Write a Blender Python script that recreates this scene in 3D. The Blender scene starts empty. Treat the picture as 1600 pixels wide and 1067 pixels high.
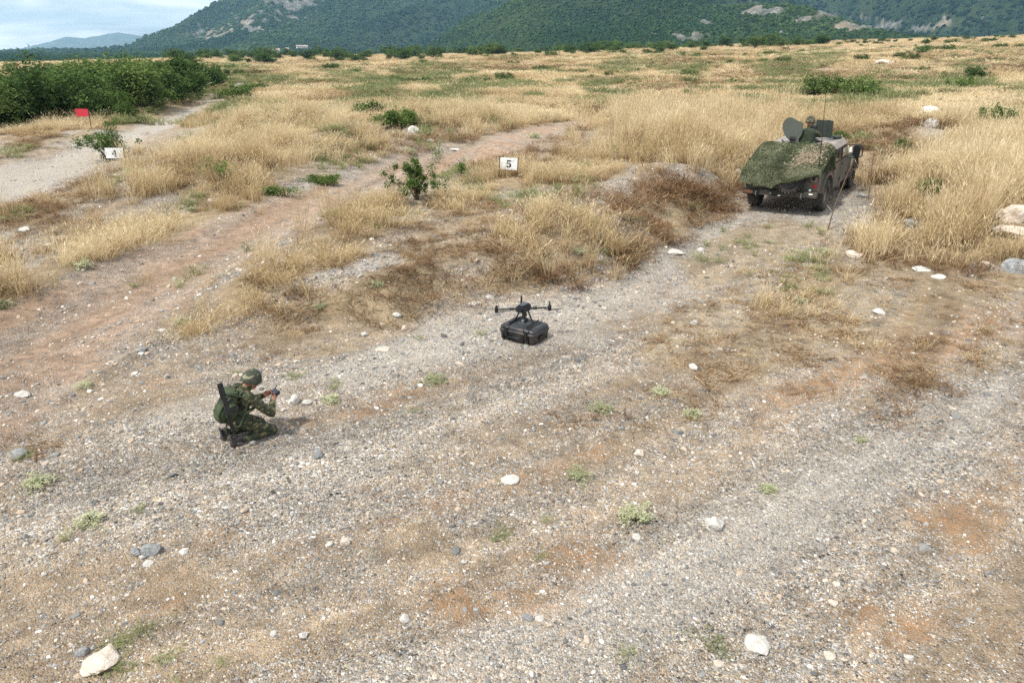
import bpy, bmesh, math, random
import numpy as np
from mathutils import Vector, Matrix

# ------------------------------------------------------------------ camera, sky, sun, exposure
CAM_H = 4.3
PITCH = math.radians(21.9)
FPX = 1109.0                                   # focal length in pixels of a 1600 px wide frame
scene = bpy.context.scene
C = scene.collection
cam_d = bpy.data.cameras.new('camera')
cam_d.sensor_width = 36.0
cam_d.lens = FPX / 1600.0 * 36.0
cam_d.clip_start = 0.1
cam_d.clip_end = 40000.0
cam = bpy.data.objects.new('camera', cam_d)
C.objects.link(cam)
cam.location = (0, 0, CAM_H)
cam.rotation_euler = (math.pi / 2 - PITCH, 0, 0)
scene.camera = cam

SUN_AZ = math.radians(-129)                    # clockwise from +Y: left and a little behind the camera
SUN_EL = math.radians(57)
world = bpy.data.worlds.new('World')
scene.world = world
world.use_nodes = True
wn = world.node_tree
wn.nodes.clear()
w_out = wn.nodes.new('ShaderNodeOutputWorld')
w_bg = wn.nodes.new('ShaderNodeBackground')
w_sky = wn.nodes.new('ShaderNodeTexSky')
w_sky.sky_type = 'NISHITA'
w_sky.sun_disc = False
w_sky.sun_elevation = SUN_EL
w_sky.sun_rotation = SUN_AZ
w_sky.air_density = 1.0
w_sky.dust_density = 2.0
w_bg.inputs['Strength'].default_value = 0.1
# thin high cloud sheet, streaked along the horizon
w_tc = wn.nodes.new('ShaderNodeTexCoord')
w_map = wn.nodes.new('ShaderNodeMapping')
w_map.inputs['Scale'].default_value = (2.2, 2.2, 13.0)
w_map.inputs['Rotation'].default_value = (0.05, 0.10, 0.6)
w_noi = wn.nodes.new('ShaderNodeTexNoise')
w_noi.inputs['Scale'].default_value = 2.3
w_noi.inputs['Detail'].default_value = 7.0
w_noi.inputs['Roughness'].default_value = 0.52
w_noi.inputs['Distortion'].default_value = 0.4
w_rmp = wn.nodes.new('ShaderNodeMapRange')
w_rmp.inputs['From Min'].default_value = 0.36
w_rmp.inputs['From Max'].default_value = 0.60
w_rmp.inputs['To Min'].default_value = 0.30
w_rmp.inputs['To Max'].default_value = 0.97
w_mix = wn.nodes.new('ShaderNodeMix')
w_mix.data_type = 'RGBA'
w_mix.inputs['B'].default_value = (9.8, 9.9, 9.9, 1)
wn.links.new(w_tc.outputs['Generated'], w_map.inputs['Vector'])
wn.links.new(w_map.outputs['Vector'], w_noi.inputs['Vector'])
wn.links.new(w_noi.outputs['Fac'], w_rmp.inputs['Value'])
wn.links.new(w_rmp.outputs['Result'], w_mix.inputs['Factor'])
w_tint = wn.nodes.new('ShaderNodeMix'); w_tint.data_type = 'RGBA'; w_tint.blend_type = 'MULTIPLY'
w_tint.inputs['Factor'].default_value = 1.0
w_tint.inputs['B'].default_value = (0.88, 1.12, 1.26, 1)
wn.links.new(w_sky.outputs['Color'], w_tint.inputs['A'])
wn.links.new(w_tint.outputs['Result'], w_mix.inputs['A'])
wn.links.new(w_mix.outputs['Result'], w_bg.inputs['Color'])
wn.links.new(w_bg.outputs['Background'], w_out.inputs['Surface'])

sun_d = bpy.data.lights.new('sun', 'SUN')
sun_d.energy = 3.4
sun_d.angle = math.radians(4.5)
sun_d.color = (1.0, 0.965, 0.90)
sun = bpy.data.objects.new('sun', sun_d)
C.objects.link(sun)
sun_dir = Vector((math.sin(SUN_AZ) * math.cos(SUN_EL), math.cos(SUN_AZ) * math.cos(SUN_EL), math.sin(SUN_EL)))
sun.rotation_euler = sun_dir.to_track_quat('Z', 'Y').to_euler()

scene.view_settings.view_transform = 'Standard'
scene.view_settings.look = 'None'
scene.view_settings.gamma = 1.0
scene.view_settings.exposure = 0.58
scene.view_settings.use_curve_mapping = False
scene.cycles.max_bounces = 5
scene.cycles.diffuse_bounces = 2
scene.cycles.transparent_max_bounces = 6
scene.cycles.volume_bounces = 0
scene.cycles.use_denoising = False

# ------------------------------------------------------------------ helpers
RNG = np.random.default_rng(7)
random.seed(7)


def lin(r, g, b):
    f = lambda c: (c / 255 / 12.92) if c / 255 <= 0.04045 else ((c / 255 + 0.055) / 1.055) ** 2.4
    return (f(r), f(g), f(b), 1.0)


_T = {}


def vnoise(x, y, seed=0):
    if seed not in _T:
        _T[seed] = np.random.default_rng(1000 + seed).random((256, 256))
    t = _T[seed]
    xi = np.floor(x).astype(np.int64); yi = np.floor(y).astype(np.int64)
    fx = x - xi; fy = y - yi
    fx = fx * fx * (3 - 2 * fx); fy = fy * fy * (3 - 2 * fy)
    a = t[xi & 255, yi & 255]; b = t[(xi + 1) & 255, yi & 255]
    c = t[xi & 255, (yi + 1) & 255]; d = t[(xi + 1) & 255, (yi + 1) & 255]
    return (a * (1 - fx) + b * fx) * (1 - fy) + (c * (1 - fx) + d * fx) * fy


def fbm(x, y, octaves=4, seed=0):                # about -0.5 .. 0.5
    s = 0.0; a = 0.5; n = 0.0
    for k in range(octaves):
        s = s + a * (vnoise(x * 2 ** k + 17.3 * k, y * 2 ** k - 9.1 * k, seed + k) - 0.5)
        n += a; a *= 0.5
    return s / n


def sstep(v, a, b):
    t = np.clip((v - a) / (b - a), 0, 1)
    return t * t * (3 - 2 * t)


def at0(px, py, z=0.0):
    """point of the level plane z under a pixel of the 1600 px frame"""
    d = (px - 800, FPX * math.cos(PITCH) + (533.5 - py) * math.sin(PITCH), -FPX * math.sin(PITCH) + (533.5 - py) * math.cos(PITCH))
    t = (z - CAM_H) / d[2]
    return d[0] * t, d[1] * t


# ------------------------------------------------------------------ terrain height
VPOS = np.array([8.083, 20.858, 0.171]); VYAW, VPIT, VROL = 0.952, -0.055, -0.029
VROT = np.array(Matrix.Rotation(VYAW, 3, 'Z') @ Matrix.Rotation(VPIT, 3, 'Y') @ Matrix.Rotation(VROL, 3, 'X'))
VN = VROT[:, 2]
VCEN = VPOS + VROT @ np.array([1.6, 0, 0])
MOUNDS = [(at0(880, 395), 0.45, 2.0), (at0(1100, 258), 1.15, 2.9), (at0(1490, 330), 0.75, 3.6), (at0(1600, 320), 0.5, 4.0), (at0(430, 215), 1.25, 4.2),
          (at0(545, 240), 1.0, 3.0), (at0(300, 285), 0.8, 2.8), (at0(1380, 215), 0.8, 5.0), (at0(1060, 300), 0.45, 1.8),
          (at0(690, 345), 0.18, 1.6), (at0(600, 400), 0.22, 1.6), (at0(60, 225), 0.45, 6.0), (at0(240, 165), 0.6, 9.0),
          (at0(700, 205), 0.75, 4.5), (at0(1250, 440), 0.15, 1.4), (at0(110, 420), 0.15, 1.6)]


def _circle(a, b, c):
    (ax, ay), (bx, by), (cx, cy) = a, b, c
    d = 2 * (ax * (by - cy) + bx * (cy - ay) + cx * (ay - by))
    ux = ((ax * ax + ay * ay) * (by - cy) + (bx * bx + by * by) * (cy - ay) + (cx * cx + cy * cy) * (ay - by)) / d
    uy = ((ax * ax + ay * ay) * (cx - bx) + (bx * bx + by * by) * (ax - cx) + (cx * cx + cy * cy) * (bx - ax)) / d
    return ux, uy, math.hypot(ax - ux, ay - uy)


ARC = _circle(at0(-40, 770), at0(830, 575), at0(1215, 372))        # wheel tracks sweep round from the vehicle to the lower left
T0, T1 = at0(60, 590), at0(620, 276)                                # axis of the dirt track
TL = math.hypot(T1[0] - T0[0], T1[1] - T0[1]); TD = ((T1[0] - T0[0]) / TL, (T1[1] - T0[1]) / TL)


def streak(x, y, wide, seed, octaves=3):
    """noise drawn out along the wheel tracks: round the arc in front, along the axis of the dirt track at the left"""
    s = np.hypot(x - ARC[0], y - ARC[1]); th = np.arctan2(y - ARC[1], x - ARC[0]) * ARC[2]
    a = fbm(s / wide, th / (wide * 14), octaves, seed)
    u = (x - T0[0]) * TD[1] - (y - T0[1]) * TD[0]; v = (x - T0[0]) * TD[0] + (y - T0[1]) * TD[1]
    b = fbm(u / wide, v / (wide * 16), octaves, seed + 9)
    w = sstep(u + fbm(x / 3, y / 3, 2, seed + 3) * 1.5, 1.2, 2.6)
    return a * w + b * (1 - w)


def _sdf(poly, x, y):
    return sdf(np.array(poly), x, y)


PLATEAU = [at0(*q) for q in ((300, 492), (400, 500), (500, 497), (610, 502), (700, 478), (800, 462), (880, 440), (980, 405), (1070, 350), (1140, 300), (1080, 250), (900, 255), (800, 262), (690, 292), (600, 318), (470, 370), (380, 430))]
TRK0 = [at0(*q) for q in ((-60, 520), (160, 412), (330, 345), (480, 295), (620, 250), (740, 226), (800, 240), (700, 272), (600, 300), (480, 352), (330, 445), (250, 500), (0, 720))]
ROAD0 = [at0(*q) for q in ((-60, 276), (70, 243), (175, 208), (300, 162), (375, 130), (390, 134), (255, 205), (110, 284), (-60, 340))]


def gz(x, y):
    x = np.asarray(x, float); y = np.asarray(y, float)
    r = np.hypot(x, y)
    tilt = 0.010 * x + 0.0125 * (x + np.sqrt(x * x + 900.0)) + 0.0150 * y - 1.5
    z = sstep(r, 40, 170) * tilt
    z = z + fbm(x / 11, y / 11, 3, 3) * 0.85 * sstep(r, 12, 26) * (1 + sstep(r, 60, 200))
    z = z + fbm(x / 70, y / 70, 2, 5) * 2.6 * sstep(r, 60, 220)
    z = z + fbm(x / 2.6, y / 2.6, 3, 8) * 0.07 + fbm(x / 0.42, y / 0.42, 3, 21) * 0.028 * (1 - sstep(r, 14, 30))
    for (mx, my), h, rad in MOUNDS:
        z = z + h * np.exp(-((x - mx) ** 2 + (y - my) ** 2) / (rad * rad))
    z = z + 0.55 * sstep(_sdf(PLATEAU, x, y) + fbm(x / 1.2, y / 1.2, 3, 12) * 0.9, -0.5, 0.9)
    z = z - 0.16 * sstep(_sdf(TRK0, x, y), -0.2, 0.8) - 0.20 * sstep(_sdf(ROAD0, x, y) + fbm(x / 2, y / 2, 2, 13), -0.9, 0.9)
    z = z + streak(x, y, 0.55, 160, 2) * 0.13 * (1 - sstep(r, 26, 45))
    w = np.exp(-(((x - VCEN[0]) ** 2 + (y - VCEN[1]) ** 2) / 3.1 ** 2) ** 2)
    plane = VPOS[2] - ((x - VPOS[0]) * VN[0] + (y - VPOS[1]) * VN[1]) / VN[2]
    z = z * (1 - w) + w * (plane - 0.015)
    for cx, cy, rad in ((-3.27, 7.5, 0.9), (0.2, 10.9, 0.8)):       # the soldier and the case stand on level gravel
        w = np.exp(-(((x - cx) ** 2 + (y - cy) ** 2) / rad ** 2) ** 2)
        z = z * (1 - 0.9 * w)
    return z


_TS = np.geomspace(3.0, 480.0, 1500)


def at(px, py):
    """first point of the terrain under a pixel of the 1600 px frame"""
    d = np.array([px - 800, FPX * math.cos(PITCH) + (533.5 - py) * math.sin(PITCH), -FPX * math.sin(PITCH) + (533.5 - py) * math.cos(PITCH)])
    d /= np.hypot(d[0], d[1])
    X = d[0] * _TS; Y = d[1] * _TS; Z = CAM_H + d[2] * _TS
    g = gz(X, Y)
    k = np.argmax(Z < g) if (Z < g).any() else len(_TS) - 1
    return float(X[k]), float(Y[k]), float(g[k])


def project(x, y, z):
    zz = z - CAM_H
    Zc = y * math.cos(PITCH) - zz * math.sin(PITCH)
    Yc = y * math.sin(PITCH) + zz * math.cos(PITCH)
    return 800 + FPX * x / Zc, 533.5 - FPX * Yc / Zc


def poly_world(pts):
    return np.array([at(*p)[:2] for p in pts])


def sdf(poly, x, y):                              # positive inside
    d = np.full(x.shape, 1e9); ins = np.zeros(x.shape, bool)
    n = len(poly)
    for i in range(n):
        ax, ay = poly[i]; bx, by = poly[(i + 1) % n]
        ex, ey = bx - ax, by - ay
        wx, wy = x - ax, y - ay
        t = np.clip((wx * ex + wy * ey) / (ex * ex + ey * ey + 1e-12), 0, 1)
        d = np.minimum(d, np.hypot(wx - ex * t, wy - ey * t))
        c = (ay > y) != (by > y)
        with np.errstate(divide='ignore', invalid='ignore'):
            xi = (bx - ax) * (y - ay) / (by - ay + 1e-12) + ax
        ins ^= c & (x < xi)
    return np.where(ins, d, -d)


class MB:
    """collects faces of one mesh"""
    def __init__(self):
        self.v = []; self.f = []; self.mi = []

    def add(self, vs, fs, mi=0):
        o = len(self.v)
        self.v += [tuple(p) for p in vs]
        self.f += [tuple(i + o for i in f) for f in fs]
        self.mi += [mi] * len(fs)
        return self

    def box(self, c, s, rot=None, mi=0, taper=1.0):
        hx, hy, hz = s[0] / 2, s[1] / 2, s[2] / 2
        vs = []
        for z in (-1, 1):
            k = taper if z > 0 else 1.0
            for x, y in ((-1, -1), (1, -1), (1, 1), (-1, 1)):
                p = Vector((x * hx * k, y * hy * k, z * hz))
                if rot is not None:
                    p = rot @ p
                vs.append(p + Vector(c))
        return self.add(vs, [(3, 2, 1, 0), (4, 5, 6, 7), (0, 1, 5, 4), (1, 2, 6, 5), (2, 3, 7, 6), (3, 0, 4, 7)], mi)

    def hexa(self, vs, mi=0):                     # 8 corners: bottom 4, top 4
        return self.add(vs, [(3, 2, 1, 0), (4, 5, 6, 7), (0, 1, 5, 4), (1, 2, 6, 5), (2, 3, 7, 6), (3, 0, 4, 7)], mi)

    def tube(self, pts, rad, n=10, cap=True, mi=0, sq=(1, 1)):
        pts = [Vector(p) for p in pts]
        rad = rad if hasattr(rad, '__len__') else [rad] * len(pts)
        rings = []
        up = Vector((0, 0, 1))
        prev = None
        for i, p in enumerate(pts):
            t = (pts[min(i + 1, len(pts) - 1)] - pts[max(i - 1, 0)]).normalized()
            a = prev if prev is not None else (up if abs(t.z) < 0.9 else Vector((1, 0, 0)))
            u = (a - t * a.dot(t)).normalized()
            w = t.cross(u)
            prev = u
            rings.append([p + u * math.cos(2 * math.pi * k / n) * rad[i] * sq[0] + w * math.sin(2 * math.pi * k / n) * rad[i] * sq[1] for k in range(n)])
        vs = [q for r in rings for q in r]
        fs = []
        for i in range(len(pts) - 1):
            for k in range(n):
                fs.append((i * n + k, i * n + (k + 1) % n, (i + 1) * n + (k + 1) % n, (i + 1) * n + k))
        if cap:
            fs.append(tuple(range(n))[::-1]); fs.append(tuple((len(pts) - 1) * n + k for k in range(n)))
        return self.add(vs, fs, mi)

    def lathe(self, prof, n=24, M=None, mi=0, close=False):   # prof: (radius, height) round +Z
        vs = []
        for r, h in prof:
            for k in range(n):
                a = 2 * math.pi * k / n
                p = Vector((r * math.cos(a), r * math.sin(a), h))
                vs.append(M @ p if M is not None else p)
        fs = []
        for i in range(len(prof) - 1):
            for k in range(n):
                fs.append((i * n + k, i * n + (k + 1) % n, (i + 1) * n + (k + 1) % n, (i + 1) * n + k))
        if not close:
            fs.append(tuple(range(n))[::-1]); fs.append(tuple((len(prof) - 1) * n + k for k in range(n)))
        else:
            i = len(prof) - 1
            for k in range(n):
                fs.append((i * n + k, i * n + (k + 1) % n, (k + 1) % n, k))
        return self.add(vs, fs, mi)

    def prism(self, poly, depth, M, mi=0):         # poly in local XY, extruded along Z by depth (centred)
        n = len(poly)
        vs = [M @ Vector((p[0], p[1], -depth / 2)) for p in poly] + [M @ Vector((p[0], p[1], depth / 2)) for p in poly]
        fs = [tuple(range(n))[::-1], tuple(range(n, 2 * n))] + [(i, (i + 1) % n, n + (i + 1) % n, n + i) for i in range(n)]
        return self.add(vs, fs, mi)

    def ball(self, c, r, seg=14, rings=9, M=None, mi=0):
        r = r if hasattr(r, '__len__') else (r, r, r)
        vs = [(0, 0, -1)]
        for i in range(1, rings):
            t = -math.pi / 2 + math.pi * i / rings
            for k in range(seg):
                a = 2 * math.pi * k / seg
                vs.append((math.cos(t) * math.cos(a), math.cos(t) * math.sin(a), math.sin(t)))
        vs.append((0, 0, 1))
        out = []
        for p in vs:
            q = Vector((p[0] * r[0], p[1] * r[1], p[2] * r[2]))
            if M is not None:
                q = M @ q
            out.append(q + Vector(c))
        fs = [(0, 1 + (k + 1) % seg, 1 + k) for k in range(seg)]
        for i in range(rings - 2):
            for k in range(seg):
                a = 1 + i * seg
                fs.append((a + k, a + (k + 1) % seg, a + seg + (k + 1) % seg, a + seg + k))
        a = 1 + (rings - 2) * seg
        fs += [(a + k, a + (k + 1) % seg, len(vs) - 1) for k in range(seg)]
        return self.add(out, fs, mi)

    def mesh(self, name, mats, smooth=None, bevel=None):
        me = bpy.data.meshes.new(name)
        me.from_pydata(self.v, [], self.f)
        for m in (mats if isinstance(mats, (list, tuple)) else [mats]):
            me.materials.append(m)
        me.polygons.foreach_set('material_index', self.mi)
        bm = bmesh.new(); bm.from_mesh(me)
        bmesh.ops.recalc_face_normals(bm, faces=bm.faces)
        if bevel:
            es = [e for e in bm.edges if len(e.link_faces) == 2 and e.calc_face_angle(0) > math.radians(28)]
            bmesh.ops.bevel(bm, geom=es, offset=bevel, segments=2, affect='EDGES', clamp_overlap=True)
        bm.to_mesh(me); bm.free()
        if smooth is not None:
            me.polygons.foreach_set('use_smooth', [True] * len(me.polygons))
            me.set_sharp_from_angle(angle=math.radians(smooth))
        return me

    def build(self, name, mats, parent=None, smooth=None, bevel=None):
        return link(name, self.mesh(name, mats, smooth, bevel), parent)


def link(name, data, parent=None, loc=None, rz=None):
    o = bpy.data.objects.new(name, data)
    C.objects.link(o)
    if parent is not None:
        o.parent = parent
    if loc is not None:
        o.location = loc
    if rz is not None:
        o.rotation_euler = (0, 0, rz)
    return o


def tag(o, label, cat=None, group=None, kind=None):
    o['label'] = label
    if cat: o['category'] = cat
    if group: o['group'] = group
    if kind: o['kind'] = kind
    return o


def thing(name, label, cat, loc=(0, 0, 0), rz=0.0, group=None):
    return tag(link(name, None, None, loc, rz), label, cat, group)


# ------------------------------------------------------------------ materials
def nodes(name):
    m = bpy.data.materials.new(name)
    m.use_nodes = True
    nt = m.node_tree
    return m, nt, nt.nodes['Principled BSDF'], nt.nodes['Material Output']


def N(nt, kind, **kw):
    n = nt.nodes.new('ShaderNode' + kind)
    for k, v in kw.items():
        if k in n.inputs:
            n.inputs[k].default_value = v
        else:
            setattr(n, k, v)
    return n


def mixc(nt, fac, a, b):
    n = nt.nodes.new('ShaderNodeMix'); n.data_type = 'RGBA'
    for s, v in (('Factor', fac), ('A', a), ('B', b)):
        if isinstance(v, (int, float, tuple)):
            n.inputs[s].default_value = v
        else:
            nt.links.new(v, n.inputs[s])
    return n.outputs['Result']


def math_n(nt, op, a, b=0.0, clamp=False):
    n = nt.nodes.new('ShaderNodeMath'); n.operation = op; n.use_clamp = clamp
    for i, v in enumerate((a, b)):
        if isinstance(v, (int, float)):
            n.inputs[i].default_value = v
        else:
            nt.links.new(v, n.inputs[i])
    return n.outputs[0]


def mrange(nt, v, a, b, c=0.0, d=1.0):
    n = nt.nodes.new('ShaderNodeMapRange')
    nt.links.new(v, n.inputs['Value'])
    for k, x in (('From Min', a), ('From Max', b), ('To Min', c), ('To Max', d)):
        n.inputs[k].default_value = x
    return n.outputs['Result']


def ramp(nt, fac, stops, const=False):
    n = nt.nodes.new('ShaderNodeValToRGB')
    if const:
        n.color_ramp.interpolation = 'CONSTANT'
    e = n.color_ramp.elements
    while len(e) < len(stops):
        e.new(0.5)
    for i, (p, c) in enumerate(stops):
        e[i].position = p; e[i].color = c
    nt.links.new(fac, n.inputs['Fac'])
    return n.outputs['Color']


def noise(nt, scale, detail=4.0, rough=0.55, vec=None, dist=0.0):
    n = N(nt, 'TexNoise', Scale=scale, Detail=detail, Roughness=rough, Distortion=dist)
    if vec is None:
        tc = nt.nodes.new('ShaderNodeTexCoord'); vec = tc.outputs['Object']
    nt.links.new(vec, n.inputs['Vector'])
    return n.outputs['Fac']


def plain(name, col, rough=0.6, metal=0.0, var=0.25, scale=9.0, bump=0.1, dust=0.0):
    m, nt, p, out = nodes(name)
    f = noise(nt, scale, 5)
    c = mixc(nt, mrange(nt, f, 0.3, 0.7), tuple(x * (1 - var) for x in col[:3]) + (1,), tuple(min(1, x * (1 + var)) for x in col[:3]) + (1,))
    if dust:
        g = noise(nt, scale * 0.35, 6)
        c = mixc(nt, mrange(nt, g, 0.42, 0.7, 0.0, dust), c, lin(150, 138, 122))
    nt.links.new(c, p.inputs['Base Color'])
    p.inputs['Roughness'].default_value = rough
    p.inputs['Metallic'].default_value = metal
    if bump:
        b = N(nt, 'Bump', Strength=bump, Distance=0.02)
        nt.links.new(noise(nt, scale * 7, 3), b.inputs['Height'])
        nt.links.new(b.outputs['Normal'], p.inputs['Normal'])
    return m


def leafy(name, c0, c1, c2, transl=0.28, attr='tint', inst=False):
    """thin leaves or blades: per-blade tint from dark to light"""
    m, nt, p, out = nodes(name)
    nt.nodes.remove(p)
    a = nt.nodes.new('ShaderNodeAttribute'); a.attribute_name = attr
    v = a.outputs['Fac']
    if inst:
        b = nt.nodes.new('ShaderNodeAttribute'); b.attribute_name = 'itint'; b.attribute_type = 'INSTANCER'
        v = math_n(nt, 'ADD', math_n(nt, 'MULTIPLY', v, 0.45), math_n(nt, 'MULTIPLY', b.outputs['Fac'], 0.55))
    else:
        oi = nt.nodes.new('ShaderNodeObjectInfo')
        v = math_n(nt, 'ADD', math_n(nt, 'MULTIPLY', v, 0.6), math_n(nt, 'MULTIPLY', oi.outputs['Random'], 0.4))
    col = ramp(nt, v, [(0.0, c0), (0.5, c1), (1.0, c2)])
    d = nt.nodes.new('ShaderNodeBsdfDiffuse'); t = nt.nodes.new('ShaderNodeBsdfTranslucent')
    nt.links.new(col, d.inputs['Color']); nt.links.new(col, t.inputs['Color'])
    mx = nt.nodes.new('ShaderNodeMixShader'); mx.inputs['Fac'].default_value = transl
    nt.links.new(d.outputs[0], mx.inputs[1]); nt.links.new(t.outputs[0], mx.inputs[2])
    nt.links.new(mx.outputs[0], out.inputs['Surface'])
    return m


def camo(name, cols, scale=5.0, rough=0.85, stretch=(1, 1, 1), bump=0.3, dust=0.0, bscale=40):
    m, nt, p, out = nodes(name)
    tc = nt.nodes.new('ShaderNodeTexCoord')
    mp = nt.nodes.new('ShaderNodeMapping'); mp.inputs['Scale'].default_value = stretch
    nt.links.new(tc.outputs['Object'], mp.inputs['Vector'])
    f1 = noise(nt, scale, 2.0, 0.5, mp.outputs['Vector'], 0.6)
    n = len(cols)
    stops = [(0.0, cols[0])] + [(0.40 + 0.20 * (i - 1) / max(1, n - 2), cols[i]) for i in range(1, n)]
    c = ramp(nt, f1, stops, True)
    f2 = noise(nt, scale * 6, 4)
    c = mixc(nt, 0.35, c, mixc(nt, f2, (0.0, 0.0, 0.0, 1), c))
    if dust:
        g = noise(nt, 1.7, 6)
        c = mixc(nt, mrange(nt, g, 0.35, 0.75, 0.0, dust), c, lin(165, 150, 135))
    nt.links.new(c, p.inputs['Base Color'])
    p.inputs['Roughness'].default_value = rough
    b = N(nt, 'Bump', Strength=bump, Distance=0.02)
    nt.links.new(noise(nt, bscale, 4), b.inputs['Height'])
    nt.links.new(b.outputs['Normal'], p.inputs['Normal'])
    return m


def point_attr(me, name, arr, typ='FLOAT'):
    a = me.attributes.new(name, typ, 'POINT')
    if typ == 'FLOAT_VECTOR':
        a.data.foreach_set('vector', np.asarray(arr, np.float32).ravel())
    elif typ == 'INT':
        a.data.foreach_set('value', np.asarray(arr, np.int32).ravel())
    else:
        a.data.foreach_set('value', np.asarray(arr, np.float32).ravel())


def np_mesh(name, V, F, mats=(), smooth=False):
    me = bpy.data.meshes.new(name)
    V = np.asarray(V, np.float32); F = np.asarray(F, np.int32)
    k = F.shape[1]
    me.vertices.add(len(V)); me.vertices.foreach_set('co', V.ravel())
    me.loops.add(F.size); me.loops.foreach_set('vertex_index', F.ravel())
    me.polygons.add(len(F)); me.polygons.foreach_set('loop_start', np.arange(0, F.size, k, dtype=np.int32))
    me.polygons.foreach_set('use_smooth', np.full(len(F), smooth))
    me.update(calc_edges=True)
    for m in mats:
        me.materials.append(m)
    return me


def scatter(name, label, cat, protos, P, rot, scl, idx, tint, kind='stuff'):
    """one object that repeats small prototypes on given points (geometry nodes)"""
    me = bpy.data.meshes.new(name)
    me.vertices.add(len(P)); me.vertices.foreach_set('co', np.asarray(P, np.float32).ravel())
    point_attr(me, 'rot', rot, 'FLOAT_VECTOR'); point_attr(me, 'scl', scl, 'FLOAT_VECTOR')
    point_attr(me, 'idx', idx, 'INT'); point_attr(me, 'itint', tint)
    o = link(name, me)
    tag(o, label, cat, kind=kind)
    ng = bpy.data.node_groups.new(name, 'GeometryNodeTree')
    ng.interface.new_socket('Geometry', in_out='INPUT', socket_type='NodeSocketGeometry')
    ng.interface.new_socket('Geometry', in_out='OUTPUT', socket_type='NodeSocketGeometry')
    gi = ng.nodes.new('NodeGroupInput'); go = ng.nodes.new('NodeGroupOutput')
    jn = ng.nodes.new('GeometryNodeJoinGeometry')
    for pr in reversed(protos):
        oi = ng.nodes.new('GeometryNodeObjectInfo')
        oi.inputs['Object'].default_value = pr
        oi.inputs['As Instance'].default_value = True
        ng.links.new(oi.outputs['Geometry'], jn.inputs[0])
    ip = ng.nodes.new('GeometryNodeInstanceOnPoints')
    ip.inputs['Pick Instance'].default_value = True

    def na(n, t):
        a = ng.nodes.new('GeometryNodeInputNamedAttribute'); a.data_type = t
        a.inputs['Name'].default_value = n
        return a.outputs['Attribute']
    ng.links.new(gi.outputs[0], ip.inputs['Points'])
    ng.links.new(jn.outputs[0], ip.inputs['Instance'])
    ng.links.new(na('idx', 'INT'), ip.inputs['Instance Index'])
    ng.links.new(na('rot', 'FLOAT_VECTOR'), ip.inputs['Rotation'])
    ng.links.new(na('scl', 'FLOAT_VECTOR'), ip.inputs['Scale'])
    ng.links.new(ip.outputs[0], go.inputs[0])
    md = o.modifiers.new('scatter', 'NODES'); md.node_group = ng
    return o


def proto(me):
    return bpy.data.objects.new(me.name, me)       # a pattern for scatter(), not placed in the scene itself

# ------------------------------------------------------------------ soil and growth map (pixel outlines laid down on the terrain)
PW = poly_world
TRACK = PW([(-60, 520), (0, 482), (160, 412), (330, 345), (480, 295), (620, 250), (740, 226), (880, 192), (950, 163), (1000, 146), (1020, 150), (985, 166),
            (900, 201), (800, 240), (700, 272), (600, 300), (480, 352), (330, 445), (250, 500), (0, 720), (-80, 760)])
ROAD = PW([(-60, 276), (0, 258), (70, 243), (130, 226), (175, 208), (230, 190), (300, 162), (340, 143), (375, 130), (390, 134), (345, 160), (255, 205), (180, 248), (110, 284), (0, 324), (-60, 340)])
LANE = PW([(1180, 335), (1300, 330), (1345, 300), (1390, 250), (1370, 230), (1330, 240), (1340, 290), (1310, 350), (1190, 420), (1060, 480), (960, 540), (860, 560), (700, 560), (560, 600), (500, 590), (660, 500),
           (860, 460), (980, 425), (1080, 365), (1150, 330)])
ORANGE = [PW(p) for p in (
    [(1160, 655), (1230, 600), (1340, 555), (1460, 510), (1600, 470), (1600, 520), (1480, 560), (1360, 600), (1260, 640), (1180, 680)],
    [(850, 870), (930, 850), (1030, 870), (1010, 905), (900, 910)],
    [(1430, 800), (1540, 780), (1600, 790), (1600, 900), (1480, 880)],
    [(1390, 960), (1500, 950), (1540, 990), (1460, 1020), (1380, 1000)],
    [(1560, 720), (1600, 700), (1600, 790), (1570, 770)],
    [(200, 890), (300, 870), (340, 920), (260, 960), (190, 940)],
    [(560, 830), (660, 820), (680, 870), (590, 880)],
    [(0, 960), (60, 930), (120, 960), (40, 1000), (0, 1010)],
    [(700, 940), (900, 920), (960, 960), (820, 990), (720, 980)],
    [(40, 560), (160, 520), (260, 560), (300, 620), (200, 660), (60, 650)],
    [(1360, 420), (1480, 410), (1580, 440), (1500, 460), (1400, 450)],
    [(1250, 950), (1330, 930), (1420, 960), (1330, 990)])]
GREYG = [PW(p) for p in (
    [(0, 700), (150, 690), (330, 720), (500, 700), (560, 740), (420, 800), (200, 830), (0, 900)],
    [(1250, 640), (1420, 590), (1600, 570), (1600, 700), (1480, 740), (1350, 720), (1280, 690)],
    [(1200, 860), (1330, 830), (1420, 870), (1380, 910), (1250, 910)],
    [(200, 420), (100, 440), (0, 400), (0, 340), (120, 345)],
    [(600, 215), (700, 205), (760, 215), (700, 232), (630, 236)],
    [(600, 380), (680, 360), (780, 345), (790, 380), (720, 410), (600, 420)])]
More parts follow.
